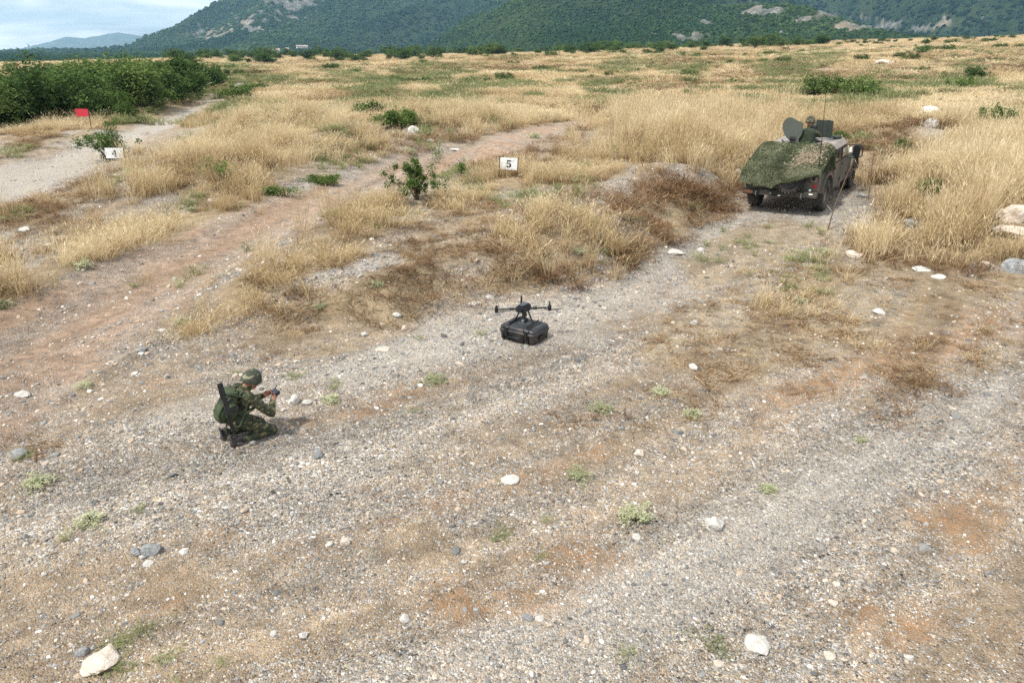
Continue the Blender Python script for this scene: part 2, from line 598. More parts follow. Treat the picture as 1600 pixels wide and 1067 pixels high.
# outline, height (m), density, tint (0 brown .. 1 pale gold), species (0 tall grass, 1 brown scrub)
GRASS = [
    ([(120, 296), (208, 272), (272, 236), (330, 200), (378, 178), (440, 158), (520, 146), (600, 165), (565, 200), (470, 238), (432, 262), (405, 298), (330, 312), (240, 306), (160, 314)], 0.72, 1.0, 0.72, 0),
    ([(0, 440), (80, 385), (170, 352), (260, 324), (330, 308), (420, 296), (500, 282), (410, 324), (320, 352), (230, 384), (160, 412), (80, 446), (0, 482), (-60, 510), (-60, 455)], 0.45, 1.4, 0.66, 0),
    ([(540, 150), (700, 138), (830, 130), (960, 138), (975, 155), (900, 182), (800, 207), (700, 203), (600, 198), (560, 180)], 0.75, 1.0, 0.66, 0),
    ([(440, 243), (480, 210), (540, 195), (600, 203), (612, 225), (560, 246), (480, 252)], 0.70, 1.1, 0.85, 0),
    ([(325, 482), (400, 402), (470, 365), (560, 315), (625, 303), (645, 335), (605, 380), (540, 420), (470, 450), (390, 490)], 0.48, 1.3, 0.62, 0),
    ([(640, 312), (700, 287), (780, 262), (860, 240), (960, 228), (1000, 258), (900, 290), (800, 298), (740, 322), (690, 338), (640, 332)], 0.42, 0.85, 0.62, 0),
    ([(795, 345), (850, 318), (930, 318), (968, 350), (962, 405), (900, 425), (830, 415), (790, 390)], 0.50, 1.2, 0.74, 0),
    ([(960, 175), (1050, 150), (1130, 132), (1230, 148), (1260, 190), (1200, 225), (1165, 262), (1085, 264), (1000, 256), (955, 232)], 1.15, 1.3, 0.74, 0),
    ([(1200, 170), (1300, 150), (1400, 148), (1460, 165), (1450, 190), (1390, 213), (1345, 222), (1300, 215), (1240, 205)], 0.85, 1.0, 0.62, 0),
    ([(1335, 392), (1342, 350), (1395, 312), (1405, 262), (1440, 230), (1500, 195), (1660, 170), (1660, 425), (1500, 402), (1420, 397), (1380, 390)], 0.90, 1.1, 0.84, 0),
    ([(930, 502), (1020, 490), (1130, 470), (1115, 500), (1000, 526), (940, 522)], 0.12, 0.35, 0.55, 0),
    ([(1170, 470), (1260, 425), (1340, 405), (1365, 440), (1300, 480), (1220, 505)], 0.28, 0.7, 0.5, 0),
    ([(1060, 400), (1150, 350), (1230, 340), (1300, 350), (1260, 400), (1180, 430), (1100, 450)], 0.15, 0.45, 0.6, 0),
    ([(1095, 560), (1180, 520), (1220, 530), (1190, 560), (1120, 575)], 0.16, 0.45, 0.35, 0),
    ([(0, 212), (120, 200), (190, 184), (300, 148), (270, 162), (160, 200), (60, 228), (0, 240)], 0.22, 0.6, 0.5, 0),
    ([(520, 490), (600, 465), (690, 475), (650, 505), (560, 515)], 0.22, 0.7, 0.5, 0),
    ([(690, 465), (700, 430), (800, 395), (900, 425), (970, 400), (1000, 370), (1040, 335), (1075, 320), (1010, 400), (930, 430), (850, 450), (760, 462)], 0.32, 1.6, 0.12, 1),
    ([(450, 470), (560, 425), (640, 400), (720, 400), (700, 440), (690, 480), (600, 500), (480, 500)], 0.20, 1.0, 0.15, 1),
    ([(950, 310), (1080, 280), (1150, 285), (1100, 330), (1000, 365), (960, 345)], 0.36, 1.5, 0.12, 1),
    ([(1320, 405), (1340, 385), (1460, 392), (1600, 425), (1600, 445), (1480, 420), (1360, 420)], 0.2, 0.8, 0.25, 1),
    ([(1290, 225), (1345, 212), (1450, 190), (1470, 225), (1410, 262), (1400, 305), (1360, 320), (1340, 260)], 0.42, 0.9, 0.3, 1),
    ([(1100, 620), (1010, 640), (930, 640), (1000, 600), (1090, 590)], 0.10, 0.5, 0.3, 1),
    ([(1280, 610), (1330, 590), (1360, 615), (1310, 635)], 0.16, 0.9, 0.25, 1),
    ([(1390, 590), (1440, 575), (1470, 600), (1420, 610)], 0.10, 0.9, 0.2, 1),
    ([(0, 640), (60, 640), (50, 690), (0, 700)], 0.12, 0.6, 0.15, 1),
    ([(1000, 500), (1150, 440), (1340, 405), (1600, 445), (1600, 560), (1450, 600), (1250, 580), (1100, 600), (1010, 560)], 0.11, 0.42, 0.45, 0),
    ([(1000, 500), (1150, 440), (1340, 405), (1600, 445), (1600, 560), (1450, 600), (1250, 580), (1100, 600), (1010, 560)], 0.09, 0.40, 0.3, 1),
    ([(400, 500), (560, 470), (700, 470), (640, 520), (520, 560), (400, 560)], 0.07, 0.3, 0.3, 1),
    ([(640, 330), (800, 300), (800, 390), (700, 440), (600, 430), (610, 380)], 0.13, 0.55, 0.45, 0),
    ([(640, 330), (800, 300), (800, 390), (700, 440), (600, 430), (610, 380)], 0.13, 0.55, 0.3, 1),
    ([(200, 250), (560, 170), (900, 150), (1000, 240), (800, 280), (560, 260)], 0.3, 0.25, 0.3, 1),
    ([(1350, 390), (1420, 280), (1600, 190), (1600, 420)], 0.35, 0.35, 0.35, 1),
    ([(960, 170), (1130, 140), (1250, 190), (1160, 262), (1000, 255)], 0.5, 0.35, 0.35, 1),
    ([(0, 330), (110, 286), (200, 262), (200, 300), (120, 330), (0, 400)], 0.2, 0.6, 0.2, 1),
    ([(0, 250), (60, 240), (150, 215), (180, 200), (120, 206), (0, 222)], 0.16, 0.8, 0.3, 1),
    ([(100, 380), (200, 340), (340, 300), (430, 290), (300, 330), (180, 365)], 0.22, 0.5, 0.4, 1),
]


def _drop(pts, h):
    """outlines were read off the tops of the growth: move the far edge down to the foot of the stems"""
    P = np.array(pts, float); out = []
    for qx, qy in pts:
        above = sdf(P, np.array([float(qx)]), np.array([qy - 4.0]))[0] > 0
        r = math.hypot(*at(qx, qy)[:2])
        out.append((qx, qy if above else qy + 0.6 * h * FPX / r))
    return out


GRASS = [(PW(_drop(p, h)), h, d, t, s) for p, h, d, t, s in GRASS]


def ground_masks(x, y):
    r = np.hypot(x, y)
    nz = fbm(x / (0.05 * r + 0.4), y / (0.05 * r + 0.4), 4, 31)
    e = 0.022 * r + 0.05
    soft = lambda P, k=1.0: sstep(sdf(P, x, y) + nz * e * 4 * k, -e * k, e * k)
    track = soft(TRACK, 0.8); road = soft(ROAD, 0.7); lane = soft(LANE, 1.2)
    big = fbm(x / 1.9 + 5, y / 1.5, 4, 41)
    st = streak(x, y, 0.5, 170, 4)
    st1 = streak(x, y, 1.0, 175, 3)
    soil = 0.36 + 0.9 * big + 1.0 * st + 1.3 * st1
    soil = np.maximum(soil, 0.84 * track + (big * 0.4 + st * 1.6) * track)
    for P in ORANGE:
        soil = np.maximum(soil, soft(P, 1.5) * (0.80 + big * 0.5))
    for P in GREYG:
        soil = soil * (1 - 0.6 * soft(P, 1.6))
    soil = soil * (1 - 0.6 * lane) * (1 - 0.55 * road)
    straw = np.zeros_like(x)
    for P, h, d, t, s in GRASS:
        straw = np.maximum(straw, soft(P, 0.9) * min(1, 0.35 + d * 0.6))
    plain_m = sstep(r, 40, 62) * (1 - road) * (1 - track * (1 - sstep(r, 60, 110)))
    straw = np.maximum(straw, plain_m * np.clip(0.75 + 1.2 * fbm(x / 9, y / 9, 3, 55), 0, 1))
    straw = straw * (1 - 0.85 * soft(ORANGE[0], 1.5))
    straw = straw * (1 - 0.9 * road) * (1 - 0.85 * track * (1 - sstep(r, 60, 110)))
    rust = np.clip(sstep(fbm(x / 0.9 + 31, y / 0.7, 4, 181) + 0.5 * st, 0.06, 0.30) * 0.85 + 0.0, 0, 1)
    for P in ORANGE[:5] + ORANGE[8:9] + ORANGE[11:]:
        rust = np.maximum(rust, 0.9 * soft(P, 1.6))
    return np.clip(soil, 0, 1), np.clip(straw, 0, 1), np.clip(track, 0, 1), road, rust * (1 - sstep(r, 16, 30)), np.clip(0.62 * lane + 2.6 * np.clip(-st1 - 0.5 * st - 0.02, 0, 1) * (1 - track) * (1 - sstep(r, 18, 30)), 0, 0.75) * (1 - straw)


def ground_material():
    m, nt, p, out = nodes('gravel_and_dry_soil')
    geo = nt.nodes.new('ShaderNodeNewGeometry'); pos = geo.outputs['Position']
    A = {}
    for n in ('soil', 'straw', 'track', 'road', 'rust', 'damp'):
        a = nt.nodes.new('ShaderNodeAttribute'); a.attribute_name = n; A[n] = a.outputs['Fac']

    def voro(scale, rnd=1.0):
        v = N(nt, 'TexVoronoi', Scale=scale, Randomness=rnd)
        nt.links.new(pos, v.inputs['Vector'])
        return v
    v1 = voro(74); v2 = voro(35); v3 = voro(140)
    sep = lambda v: N(nt, 'SeparateColor')
    s1 = nt.nodes.new('ShaderNodeSeparateColor'); nt.links.new(v1.outputs['Color'], s1.inputs[0])
    s2 = nt.nodes.new('ShaderNodeSeparateColor'); nt.links.new(v2.outputs['Color'], s2.inputs[0])
    s3 = nt.nodes.new('ShaderNodeSeparateColor'); nt.links.new(v3.outputs['Color'], s3.inputs[0])
    chip = [(0.0, lin(52, 51, 50)), (0.25, lin(104, 102, 98)), (0.55, lin(148, 145, 139)), (0.85, lin(188, 183, 175)), (1.0, lin(236, 233, 226))]
    chipw = [(0.0, lin(108, 92, 74)), (0.3, lin(144, 126, 104)), (0.7, lin(176, 158, 134)), (1.0, lin(214, 200, 178))]
    g1 = mixc(nt, mrange(nt, s1.outputs[1], 0.62, 0.64), ramp(nt, s1.outputs[0], chip), ramp(nt, s1.outputs[0], chipw))
    g2 = mixc(nt, mrange(nt, s2.outputs[1], 0.6, 0.62), ramp(nt, s2.outputs[0], chip), ramp(nt, s2.outputs[0], chipw))
    g3 = ramp(nt, s3.outputs[0], [(0, lin(122, 112, 104)), (1, lin(170, 160, 150))])
    grav = mixc(nt, mrange(nt, s3.outputs[2], 0.25, 0.3), g3, g1)
    grav = mixc(nt, mrange(nt, s2.outputs[2], 0.72, 0.74), grav, g2)
    nA = noise(nt, 1.1, 6, 0.6, pos); nB = noise(nt, 6.5, 6, 0.65, pos); nC = noise(nt, 38.0, 4, 0.6, pos)
    earth = ramp(nt, nB, [(0.25, lin(122, 101, 77)), (0.5, lin(152, 131, 104)), (0.75, lin(182, 163, 136))])
    red = mixc(nt, mrange(nt, nA, 0.4, 0.65), lin(148, 118, 88), lin(168, 145, 118))
    earth = mixc(nt, mrange(nt, nA, 0.35, 0.7, 0.1, 0.6), earth, red)
    gfine = ramp(nt, s3.outputs[0], [(0, lin(84, 74, 62)), (0.5, lin(146, 132, 114)), (1, lin(206, 196, 180))])
    earth = mixc(nt, mrange(nt, s3.outputs[1], 0.35, 1.0, 0.0, 0.70), earth, gfine)
    rf = math_n(nt, 'MULTIPLY', A['rust'], mrange(nt, nB, 0.38, 0.62, 0.1, 0.95))
    earth = mixc(nt, rf, earth, ramp(nt, nB, [(0.3, lin(130, 96, 66)), (0.7, lin(162, 124, 90))]))
    earth = mixc(nt, math_n(nt, 'MULTIPLY', A['track'], 0.8), earth, ramp(nt, nB, [(0.3, lin(146, 118, 96)), (0.7, lin(182, 156, 134))]))
    # stones show through the soil where the soil is thin
    thr = math_n(nt, 'ADD', math_n(nt, 'ADD', A['soil'], math_n(nt, 'MULTIPLY', math_n(nt, 'SUBTRACT', nB, 0.5), 1.1)), math_n(nt, 'MULTIPLY', math_n(nt, 'SUBTRACT', nC, 0.5), 0.7))
    cover = mrange(nt, math_n(nt, 'SUBTRACT', thr, math_n(nt, 'MULTIPLY', s1.outputs[2], 0.95)), -0.12, 0.10)
    col = mixc(nt, cover, grav, earth)
    straw = ramp(nt, nC, [(0.2, lin(112, 96, 74)), (0.5, lin(152, 132, 102)), (0.8, lin(188, 168, 134))])
    sm = mrange(nt, math_n(nt, 'SUBTRACT', math_n(nt, 'ADD', A['straw'], math_n(nt, 'MULTIPLY', math_n(nt, 'SUBTRACT', nB, 0.5), 0.9)), math_n(nt, 'MULTIPLY', s1.outputs[1], 0.35)), 0.15, 0.6, 0.0, 0.80)
    col = mixc(nt, sm, col, straw)
    tone = mrange(nt, noise(nt, 3.4, 9, 0.72, pos), 0.33, 0.66, 0.62, 1.24)
    tone = math_n(nt, 'MULTIPLY', tone, mrange(nt, A['damp'], 0.0, 1.0, 1.10, 0.70))
    tn = nt.nodes.new('ShaderNodeMix'); tn.data_type = 'RGBA'; tn.blend_type = 'MULTIPLY'; tn.inputs['Factor'].default_value = 1.0
    nt.links.new(col, tn.inputs['A']); nt.links.new(tone, tn.inputs['B'])
    col = tn.outputs['Result']
    dustc = mixc(nt, 0.45, ramp(nt, nB, [(0.3, lin(170, 160, 147)), (0.7, lin(204, 196, 184))]), grav)
    col = mixc(nt, mrange(nt, math_n(nt, 'ADD', A['road'], math_n(nt, 'MULTIPLY', math_n(nt, 'SUBTRACT', nA, 0.5), 0.6)), 0.3, 0.9, 0.0, 0.75), col, dustc)
    nt.links.new(col, p.inputs['Base Color'])
    p.inputs['Roughness'].default_value = 0.95
    p.inputs['Specular IOR Level'].default_value = 0.15
    h = math_n(nt, 'ADD', math_n(nt, 'MULTIPLY', v1.outputs['Distance'], -0.9), math_n(nt, 'MULTIPLY', v2.outputs['Distance'], -0.8))
    h = math_n(nt, 'ADD', h, math_n(nt, 'MULTIPLY', nC, 0.5))
    b = N(nt, 'Bump', Strength=0.75, Distance=0.03)
    nt.links.new(h, b.inputs['Height']); nt.links.new(b.outputs['Normal'], p.inputs['Normal'])
    return m


def build_ground():
    az = np.concatenate([np.radians(np.linspace(-44, 44, 561)), np.radians(np.linspace(44, 316, 49)[1:-1])])
    rr = np.geomspace(0.8, 470, 560)
    na, nr = len(az), len(rr)
    R, A = np.meshgrid(rr, az, indexing='ij')
    X = (R * np.sin(A)).ravel(); Y = (R * np.cos(A)).ravel()
    Z = gz(X, Y)
    V = np.stack([X, Y, Z], 1)
    i = np.arange(nr - 1)[:, None]; j = np.arange(na)[None, :]
    jn = (j + 1) % na
    F = np.stack([i * na + j, i * na + jn, (i + 1) * na + jn, (i + 1) * na + j], -1).reshape(-1, 4)[:, ::-1]
    cap = np.stack([np.arange(0, na - 2), np.arange(1, na - 1), np.full(na - 2, na - 1)], 1)
    V = np.concatenate([V, [[0, 0, float(gz(0, 0))]]])
    k = len(V) - 1
    # close the small disc under the camera with quads (two rim edges and the centre)
    j2 = np.arange(0, na, 2)
    capq = np.stack([np.full(len(j2), k), j2, (j2 + 1) % na, (j2 + 2) % na], 1)
    if na % 2:
        capq = capq[:-1]
    F = np.concatenate([F, capq])
    me = np_mesh('ground', V, F, [ground_material()], smooth=True)
    soil, straw, track, road, rust, worn = ground_masks(V[:, 0], V[:, 1])
    point_attr(me, 'soil', soil); point_attr(me, 'straw', straw); point_attr(me, 'track', track); point_attr(me, 'road', np.maximum(road, worn)); point_attr(me, 'rust', rust)
    # compacted, darker earth in the wheel ruts
    point_attr(me, 'damp', np.clip(0.42 + 2.0 * streak(V[:, 0], V[:, 1], 0.34, 210, 4), 0, 1) * (1 - sstep(np.hypot(V[:, 0], V[:, 1]), 25, 45)))
    o = link('ground', me)
    o['kind'] = 'structure'
    o['label'] = 'stony dry ground with grey gravel, reddish dirt track and straw'
    return o


build_ground()

# ------------------------------------------------------------------ mountain and far hill
def az_el(px, py):
    d = (px - 800, FPX * math.cos(PITCH) + (533.5 - py) * math.sin(PITCH), -FPX * math.sin(PITCH) + (533.5 - py) * math.cos(PITCH))
    return math.atan2(d[0], d[1]), math.atan2(d[2], math.hypot(d[0], d[1]))


SKYLINE = [az_el(*q) for q in ((-500, 82), (-100, 83), (0, 83), (150, 80), (205, 75), (216, 69), (232, 61), (265, 46), (298, 31), (331, 18), (364, 7), (397, -1), (450, -9), (560, -22), (800, -38), (1200, -45), (1700, -45), (2300, -45))]
AZT = np.array([q[0] for q in SKYLINE]); ELT = np.array([q[1] for q in SKYLINE])


def mz(r, az):
    x = r * np.sin(az); y = r * np.cos(az)
    zin = gz(440 * np.sin(az), 440 * np.cos(az))
    side = sstep(az, math.radians(-22), math.radians(8))
    r0 = 1500 * (1 - side) + 640 * side
    rc = 3300 * (1 - side) + 2500 * side
    el = np.interp(az, AZT, ELT)
    foot = np.where(az < 0, 0.0, 0.0) + zin - 4.0 + (r - 440) * (0.0075 * (1 - side) + 0.016 * side)
    foot = np.minimum(foot, CAM_H + r * np.tan(el))
    s = np.clip((r - r0) / (rc - r0), 0, 1.25)
    top = CAM_H + rc * np.tan(el)
    p = np.where(s <= 1, s ** 1.35 * (1.0 - 0.12 * np.sin(np.pi * s)), 1.0 - (s - 1) * 1.4)
    z0 = np.minimum(foot, CAM_H + rc * np.tan(el))
    rid = 1 - np.abs(2 * vnoise(x / 330 + 3 + y / 1500, y / 800 + 7, 61) - 1)
    rid2 = 1 - np.abs(2 * vnoise(x / 170 - y / 600, y / 520 + 2, 62) - 1)
    amp = np.sin(np.pi * np.clip(s, 0, 1)) * (top - z0) * 0.95
    zz = z0 + (top - z0) * p + amp * (rid - 0.62) + amp * 0.42 * (rid2 - 0.6) + fbm(x / 90, y / 90, 4, 66) * 16 * np.clip(s * 4, 0, 1) * np.clip((1.02 - s) * 6, 0.15, 1)
    zz = zz + fbm(x / 300, y / 300, 3, 68) * 5 * sstep(r, 500, 1200) * np.clip(1 - s * 4, 0, 1)
    return zz


def rock_mask(px, py, x, y, z):
    m = np.zeros_like(px)
    for cx, cy, rx, ry, k in ((335, 52, 34, 11, .9), (392, 36, 26, 13, .95), (440, 12, 40, 18, 1.0), (482, 4, 30, 9, .9), (365, 44, 14, 8, .8),
                              (1318, 46, 24, 9, 1.3), (1352, 47, 30, 9, 1.15), (1398, 42, 22, 9, 1.2), (1248, 27, 22, 8, 1.0), (1205, 20, 18, 9, .9), (1183, 14, 16, 12, .85),
                              (1068, 57, 34, 8, 1.05), (1085, 60, 18, 5, 1.1), (1360, 27, 60, 3, .95), (1472, 33, 10, 9, 1.1), (1535, 31, 8, 4, 1.0), (1220, 53, 12, 6, .9),
                              (1300, 25, 10, 5, .9), (1440, 46, 26, 5, .7), (1105, 35, 12, 6, .7), (1020, 55, 14, 5, .75)):
        q = ((px - cx) / rx) ** 2 + ((py - cy) / ry) ** 2
        m = np.maximum(m, k * np.exp(-q * 0.75))
    n = fbm(x / 26, z / 10 + y / 60, 4, 77)
    n2 = fbm(x / 9, y / 25 + z / 30, 3, 78)
    return sstep(m + n * 1.9 + n2 * 1.5, 0.66, 0.92) * (m > 0.12)


def mountain_material():
    m, nt, p, out = nodes('wooded_slope_and_limestone')
    geo = nt.nodes.new('ShaderNodeNewGeometry'); pos = geo.outputs['Position']
    a = nt.nodes.new('ShaderNodeAttribute'); a.attribute_name = 'rock'
    n1 = noise(nt, 0.012, 6, 0.6, pos); n2 = noise(nt, 0.11, 5, 0.65, pos)
    mp = nt.nodes.new('ShaderNodeMapping'); mp.inputs['Scale'].default_value = (1, 1, 0.35)
    nt.links.new(pos, mp.inputs['Vector'])
    n3 = noise(nt, 0.22, 6, 0.7, mp.outputs['Vector'])
    green = ramp(nt, n2, [(0.3, lin(26, 40, 30)), (0.5, lin(38, 54, 38)), (0.7, lin(60, 74, 48))])
    green = mixc(nt, mrange(nt, n1, 0.45, 0.65, 0.0, 0.5), green, lin(74, 84, 56))
    n4 = noise(nt, 0.06, 6, 0.7, mp.outputs['Vector'])
    rock = ramp(nt, n3, [(0.32, lin(70, 72, 72)), (0.5, lin(122, 121, 117)), (0.68, lin(182, 177, 167))])
    rock = mixc(nt, mrange(nt, n4, 0.40, 0.62, 0.75, 0.0), rock, lin(82, 86, 76))
    rock = mixc(nt, mrange(nt, n1, 0.5, 0.6, 0.0, 0.35), rock, lin(170, 148, 120))
    nt.links.new(mixc(nt, a.outputs['Fac'], green, rock), p.inputs['Base Color'])
    p.inputs['Roughness'].default_value = 1.0
    p.inputs['Specular IOR Level'].default_value = 0.0
    b = N(nt, 'Bump', Strength=0.8, Distance=6.0)
    nt.links.new(n3, b.inputs['Height']); nt.links.new(b.outputs['Normal'], p.inputs['Normal'])
    return m


def build_mountain():
    az = np.radians(np.linspace(-47, 47, 700))
    rr = np.geomspace(432, 4200, 330)
    R, A = np.meshgrid(rr, az, indexing='ij')
    Rf, Af = R.ravel(), A.ravel()
    X = Rf * np.sin(Af); Y = Rf * np.cos(Af); Z = mz(Rf, Af)
    px, py = project(X, Y, Z)
    rk = rock_mask(px, py, X, Y, Z) * (Rf > 600)
    # limestone stands out of the slope as broken steps
    Z = Z + rk * (1 + 9 * fbm(X / 14, Y / 14, 4, 81))
    na = len(az)
    i = np.arange(len(rr) - 1)[:, None]; j = np.arange(na - 1)[None, :]
    F = np.stack([i * na + j, (i + 1) * na + j, (i + 1) * na + j + 1, i * na + j + 1], -1).reshape(-1, 4)
    F = F[:, ::-1]
    me = np_mesh('mountain', np.stack([X, Y, Z], 1), F, [mountain_material()], smooth=False)
    point_attr(me, 'rock', rk)
    o = link('mountain', me)
    o['kind'] = 'structure'
    o['label'] = 'wooded mountain slope with pale limestone cliffs behind the plain'
    # far hill
    xs = np.array([-60, 0, 20, 40, 79, 105, 132, 159, 185, 205, 235, 260, 300]); ys = np.array([86, 83, 84, 86, 81, 75, 70, 62, 65, 61, 57, 60, 66])
    px = np.linspace(-60, 300, 220)
    hy = np.interp(px, xs, ys) + fbm(px / 16, px * 0, 4, 90) * 2.2
    D = 6200.0
    X = (px - 800) / FPX * D
    top = CAM_H + (88.0 - hy) / FPX * D * 1.0
    V = []; nrow = 14
    for k in range(nrow):
        t = k / (nrow - 1)
        prof = math.sin(t * math.pi / 2 if t <= 1 else 1)
        V.append(np.stack([X * (1 - 0.10 * (1 - t)), np.full_like(X, D * (0.86 + 0.14 * t)), -20 + (top + 20) * t ** 0.8 + fbm(X / 300, np.full_like(X, t * 6), 3, 92) * 60 * math.sin(math.pi * t)], 1))
    V.append(np.stack([X * 1.06, np.full_like(X, D * 1.1), np.full_like(X, -20.0)], 1))
    V = np.concatenate(V); n = len(X)
    i = np.arange(nrow)[:, None]; j = np.arange(n - 1)[None, :]
    F = np.stack([i * n + j, i * n + j + 1, (i + 1) * n + j + 1, (i + 1) * n + j], -1).reshape(-1, 4)
    mm, nt, p, out = nodes('far_wood')
    geo = nt.nodes.new('ShaderNodeNewGeometry')
    nt.links.new(ramp(nt, noise(nt, 0.02, 6, 0.6, geo.outputs['Position']), [(0.3, lin(52, 66, 46)), (0.7, lin(84, 92, 66))]), p.inputs['Base Color'])
    p.inputs['Roughness'].default_value = 1.0
    o = link('hill', np_mesh('hill', V, F, [mm], smooth=True))
    o['kind'] = 'structure'
    o['label'] = 'far bluish hill on the horizon at the left'


build_mountain()

# air: pale even haze round everything, the sky outside it
hz = MB().box((-500, 3050, 150), (11000, 7900, 380)).build('haze', [])
hm = bpy.data.materials.new('haze'); hm.use_nodes = True
hn = hm.node_tree; hn.nodes.remove(hn.nodes['Principled BSDF'])
pv = hn.nodes.new('ShaderNodeVolumePrincipled')
pv.inputs['Color'].default_value = (0.40, 0.70, 1.0, 1)
pv.inputs['Density'].default_value = 0.000105
pv.inputs['Anisotropy'].default_value = 0.2
hn.links.new(pv.outputs['Volume'], hn.nodes['Material Output'].inputs['Volume'])
hz.data.materials.append(hm)
tag(hz, 'thin pale haze over the whole valley', 'haze', kind='stuff')

# ------------------------------------------------------------------ leaf crowns, trees and bushes
M_LEAF = leafy('evergreen_leaf', lin(46, 62, 36), lin(78, 100, 54), lin(132, 148, 84))
M_LEAFB = leafy('bright_leaf', lin(60, 80, 42), lin(90, 112, 58), lin(136, 150, 88), 0.35)
M_LEAFG = leafy('grey_green_leaf', lin(140, 144, 108), lin(178, 180, 142), lin(216, 216, 184), 0.4)
M_BARK = plain('bark', lin(86, 74, 62), 0.95, 0, 0.35, 14, 0.6)


def leaf_cloud(rng, cen, rad, nleaf, size, flat=0.55):
    """leaf quads: folded diamonds round clump centres"""
    k = rng.integers(0, len(cen), nleaf)
    ctr = cen[k] + rng.normal(0, 1, (nleaf, 3)) * rad[k][:, None] * 0.5
    nrm = rng.normal(0, 1, (nleaf, 3)); nrm[:, 2] = np.abs(nrm[:, 2]) + flat
    nrm /= np.linalg.norm(nrm, axis=1)[:, None]
    a = np.cross(nrm, rng.normal(0, 1, (nleaf, 3))); a /= np.linalg.norm(a, axis=1)[:, None]
    b = np.cross(nrm, a)
    s = size * (0.6 + 0.8 * rng.random(nleaf))[:, None]
    V = np.stack([ctr - a * s, ctr + b * s * 0.42, ctr + a * s, ctr - b * s * 0.42], 1).reshape(-1, 3)
    F = np.arange(nleaf * 4).reshape(-1, 4)
    ct = rng.random(len(cen))
    tint = np.clip(ct[k] * 0.6 + rng.random(nleaf) * 0.4, 0, 1)
    return V, F, np.repeat(tint, 4)


def make_shrub(seed, w, h, nclump, nleaf, leaf, mat, base=0.12, stems=6, irregular=0.35, open_=0.0):
    """returns crown mesh, trunk mesh"""
    rng = np.random.default_rng(seed)
    d = rng.normal(0, 1, (nclump, 3)); d /= np.linalg.norm(d, axis=1)[:, None]
    q = rng.random(nclump) ** (0.45)
    lob = 1 + irregular * (np.sin(d[:, 0] * 5 + seed) * 0.5 + np.sin(d[:, 1] * 6 + seed * 2) * 0.5 + rng.normal(0, 0.35, nclump))
    cen = d * (q * lob)[:, None]
    cen[:, 0] *= w / 2; cen[:, 1] *= w / 2
    zc = cen[:, 2]
    cen[:, 2] = h * (base + (1 - base) * np.clip(0.5 + 0.5 * zc, 0, 1.15))
    cen[:, 2] = np.maximum(cen[:, 2], h * base * (0.5 + rng.random(nclump)))
    rad = (0.10 + 0.13 * rng.random(nclump)) * (w + h) * 0.5 * (1 - open_)
    V, F, t = leaf_cloud(rng, cen, rad, nleaf, leaf)
    V[:, 2] = np.maximum(V[:, 2], 0.02)
    cm = np_mesh('crown', V, F, [mat]); point_attr(cm, 'tint', t)
    mb = MB()
    order = rng.permutation(nclump)[:stems]
    for k in order:
        e = cen[k]
        m = np.array([e[0] * 0.35 + rng.normal(0, .04) * w, e[1] * 0.35 + rng.normal(0, .04) * w, e[2] * 0.5])
        r0 = 0.018 * h + 0.01
        mb.tube([(rng.normal(0, .02) * w, rng.normal(0, .02) * w, -0.1), m, e], [r0, r0 * 0.6, r0 * 0.15], 6)
    tm = mb.mesh('trunk', [M_BARK], 60)
    return cm, tm


def place_shrub(kind, meshes, loc, s, rz, label, cat, group=None, parts=True):
    t = thing(kind, label, cat, loc, rz, group)
    t.scale = s if hasattr(s, '__len__') else (s, s, s)
    link('crown', meshes[0], t)
    link('trunk', meshes[1], t)
    return t


def up(px, py, dz=0.0):
    x, y, z = at(px, py)
    return (x, y, z + dz)


# the thicket left of the road
TREES = [make_shrub(300 + i, 4.4, 3.8, 46, 5200, 0.14, M_LEAF, 0.06, 9, 0.5) for i in range(4)]
row = [(-55, 212), (-15, 206), (28, 203), (72, 197), (112, 190), (150, 184), (190, 178), (222, 172), (250, 163), (272, 154), (292, 146), (306, 138)]
names = ['leftmost dark bushy tree cut off by frame, at the thicket edge', 'dark bushy tree nearest the left end of the thicket front',
         'broad dark tree at thicket front, second from left frame edge', 'dark green tree at thicket front left of the red board',
         'dense dark tree standing directly behind the red board', 'dark tree at thicket front just right of the red board',
         'bushy tree at thicket front behind the small thin conifer', 'dark tree at thicket front over the eroded road bank',
         'rounded dark tree at thicket front beside the road bend', 'third tree from the right end of the thicket front',
         'second tree from the right end of the thicket front', 'last dark tree at right end of the thicket by the road']
for i, (px, py) in enumerate(row):
    x, y, z = at(px, py)
    k = 0.98 + 0.22 * math.sin(i * 2.3)
    place_shrub('thicket_tree', TREES[i % 4], (x, y + 1.8, float(gz(x, y + 1.8)) - 0.1), (k * 0.95, k * 0.95, k * 0.80), i * 1.7, names[i], 'tree', 'trees of the thicket left of the road')
rng = np.random.default_rng(11)
for k in range(64):
    i = rng.integers(0, len(row) - 1); f = rng.random()
    px = row[i][0] * (1 - f) + row[i + 1][0] * f; py = row[i][1] * (1 - f) + row[i + 1][1] * f
    x, y, _ = at(px, py)
    d = 5 + 75 * rng.random() ** 1.3
    ux, uy = -0.42, 0.9
    x += ux * d + rng.normal(0, 1.5); y += uy * d
    s = 0.60 + 0.62 * rng.random()
    place_shrub('thicket_tree', TREES[k % 4], (x, y, float(gz(x, y)) - 0.1), (s * 1.05, s * 1.05, s * 0.78), rng.random() * 6.28,
                'dark green tree inside the thicket behind its front row', 'tree', 'trees inside the thicket')

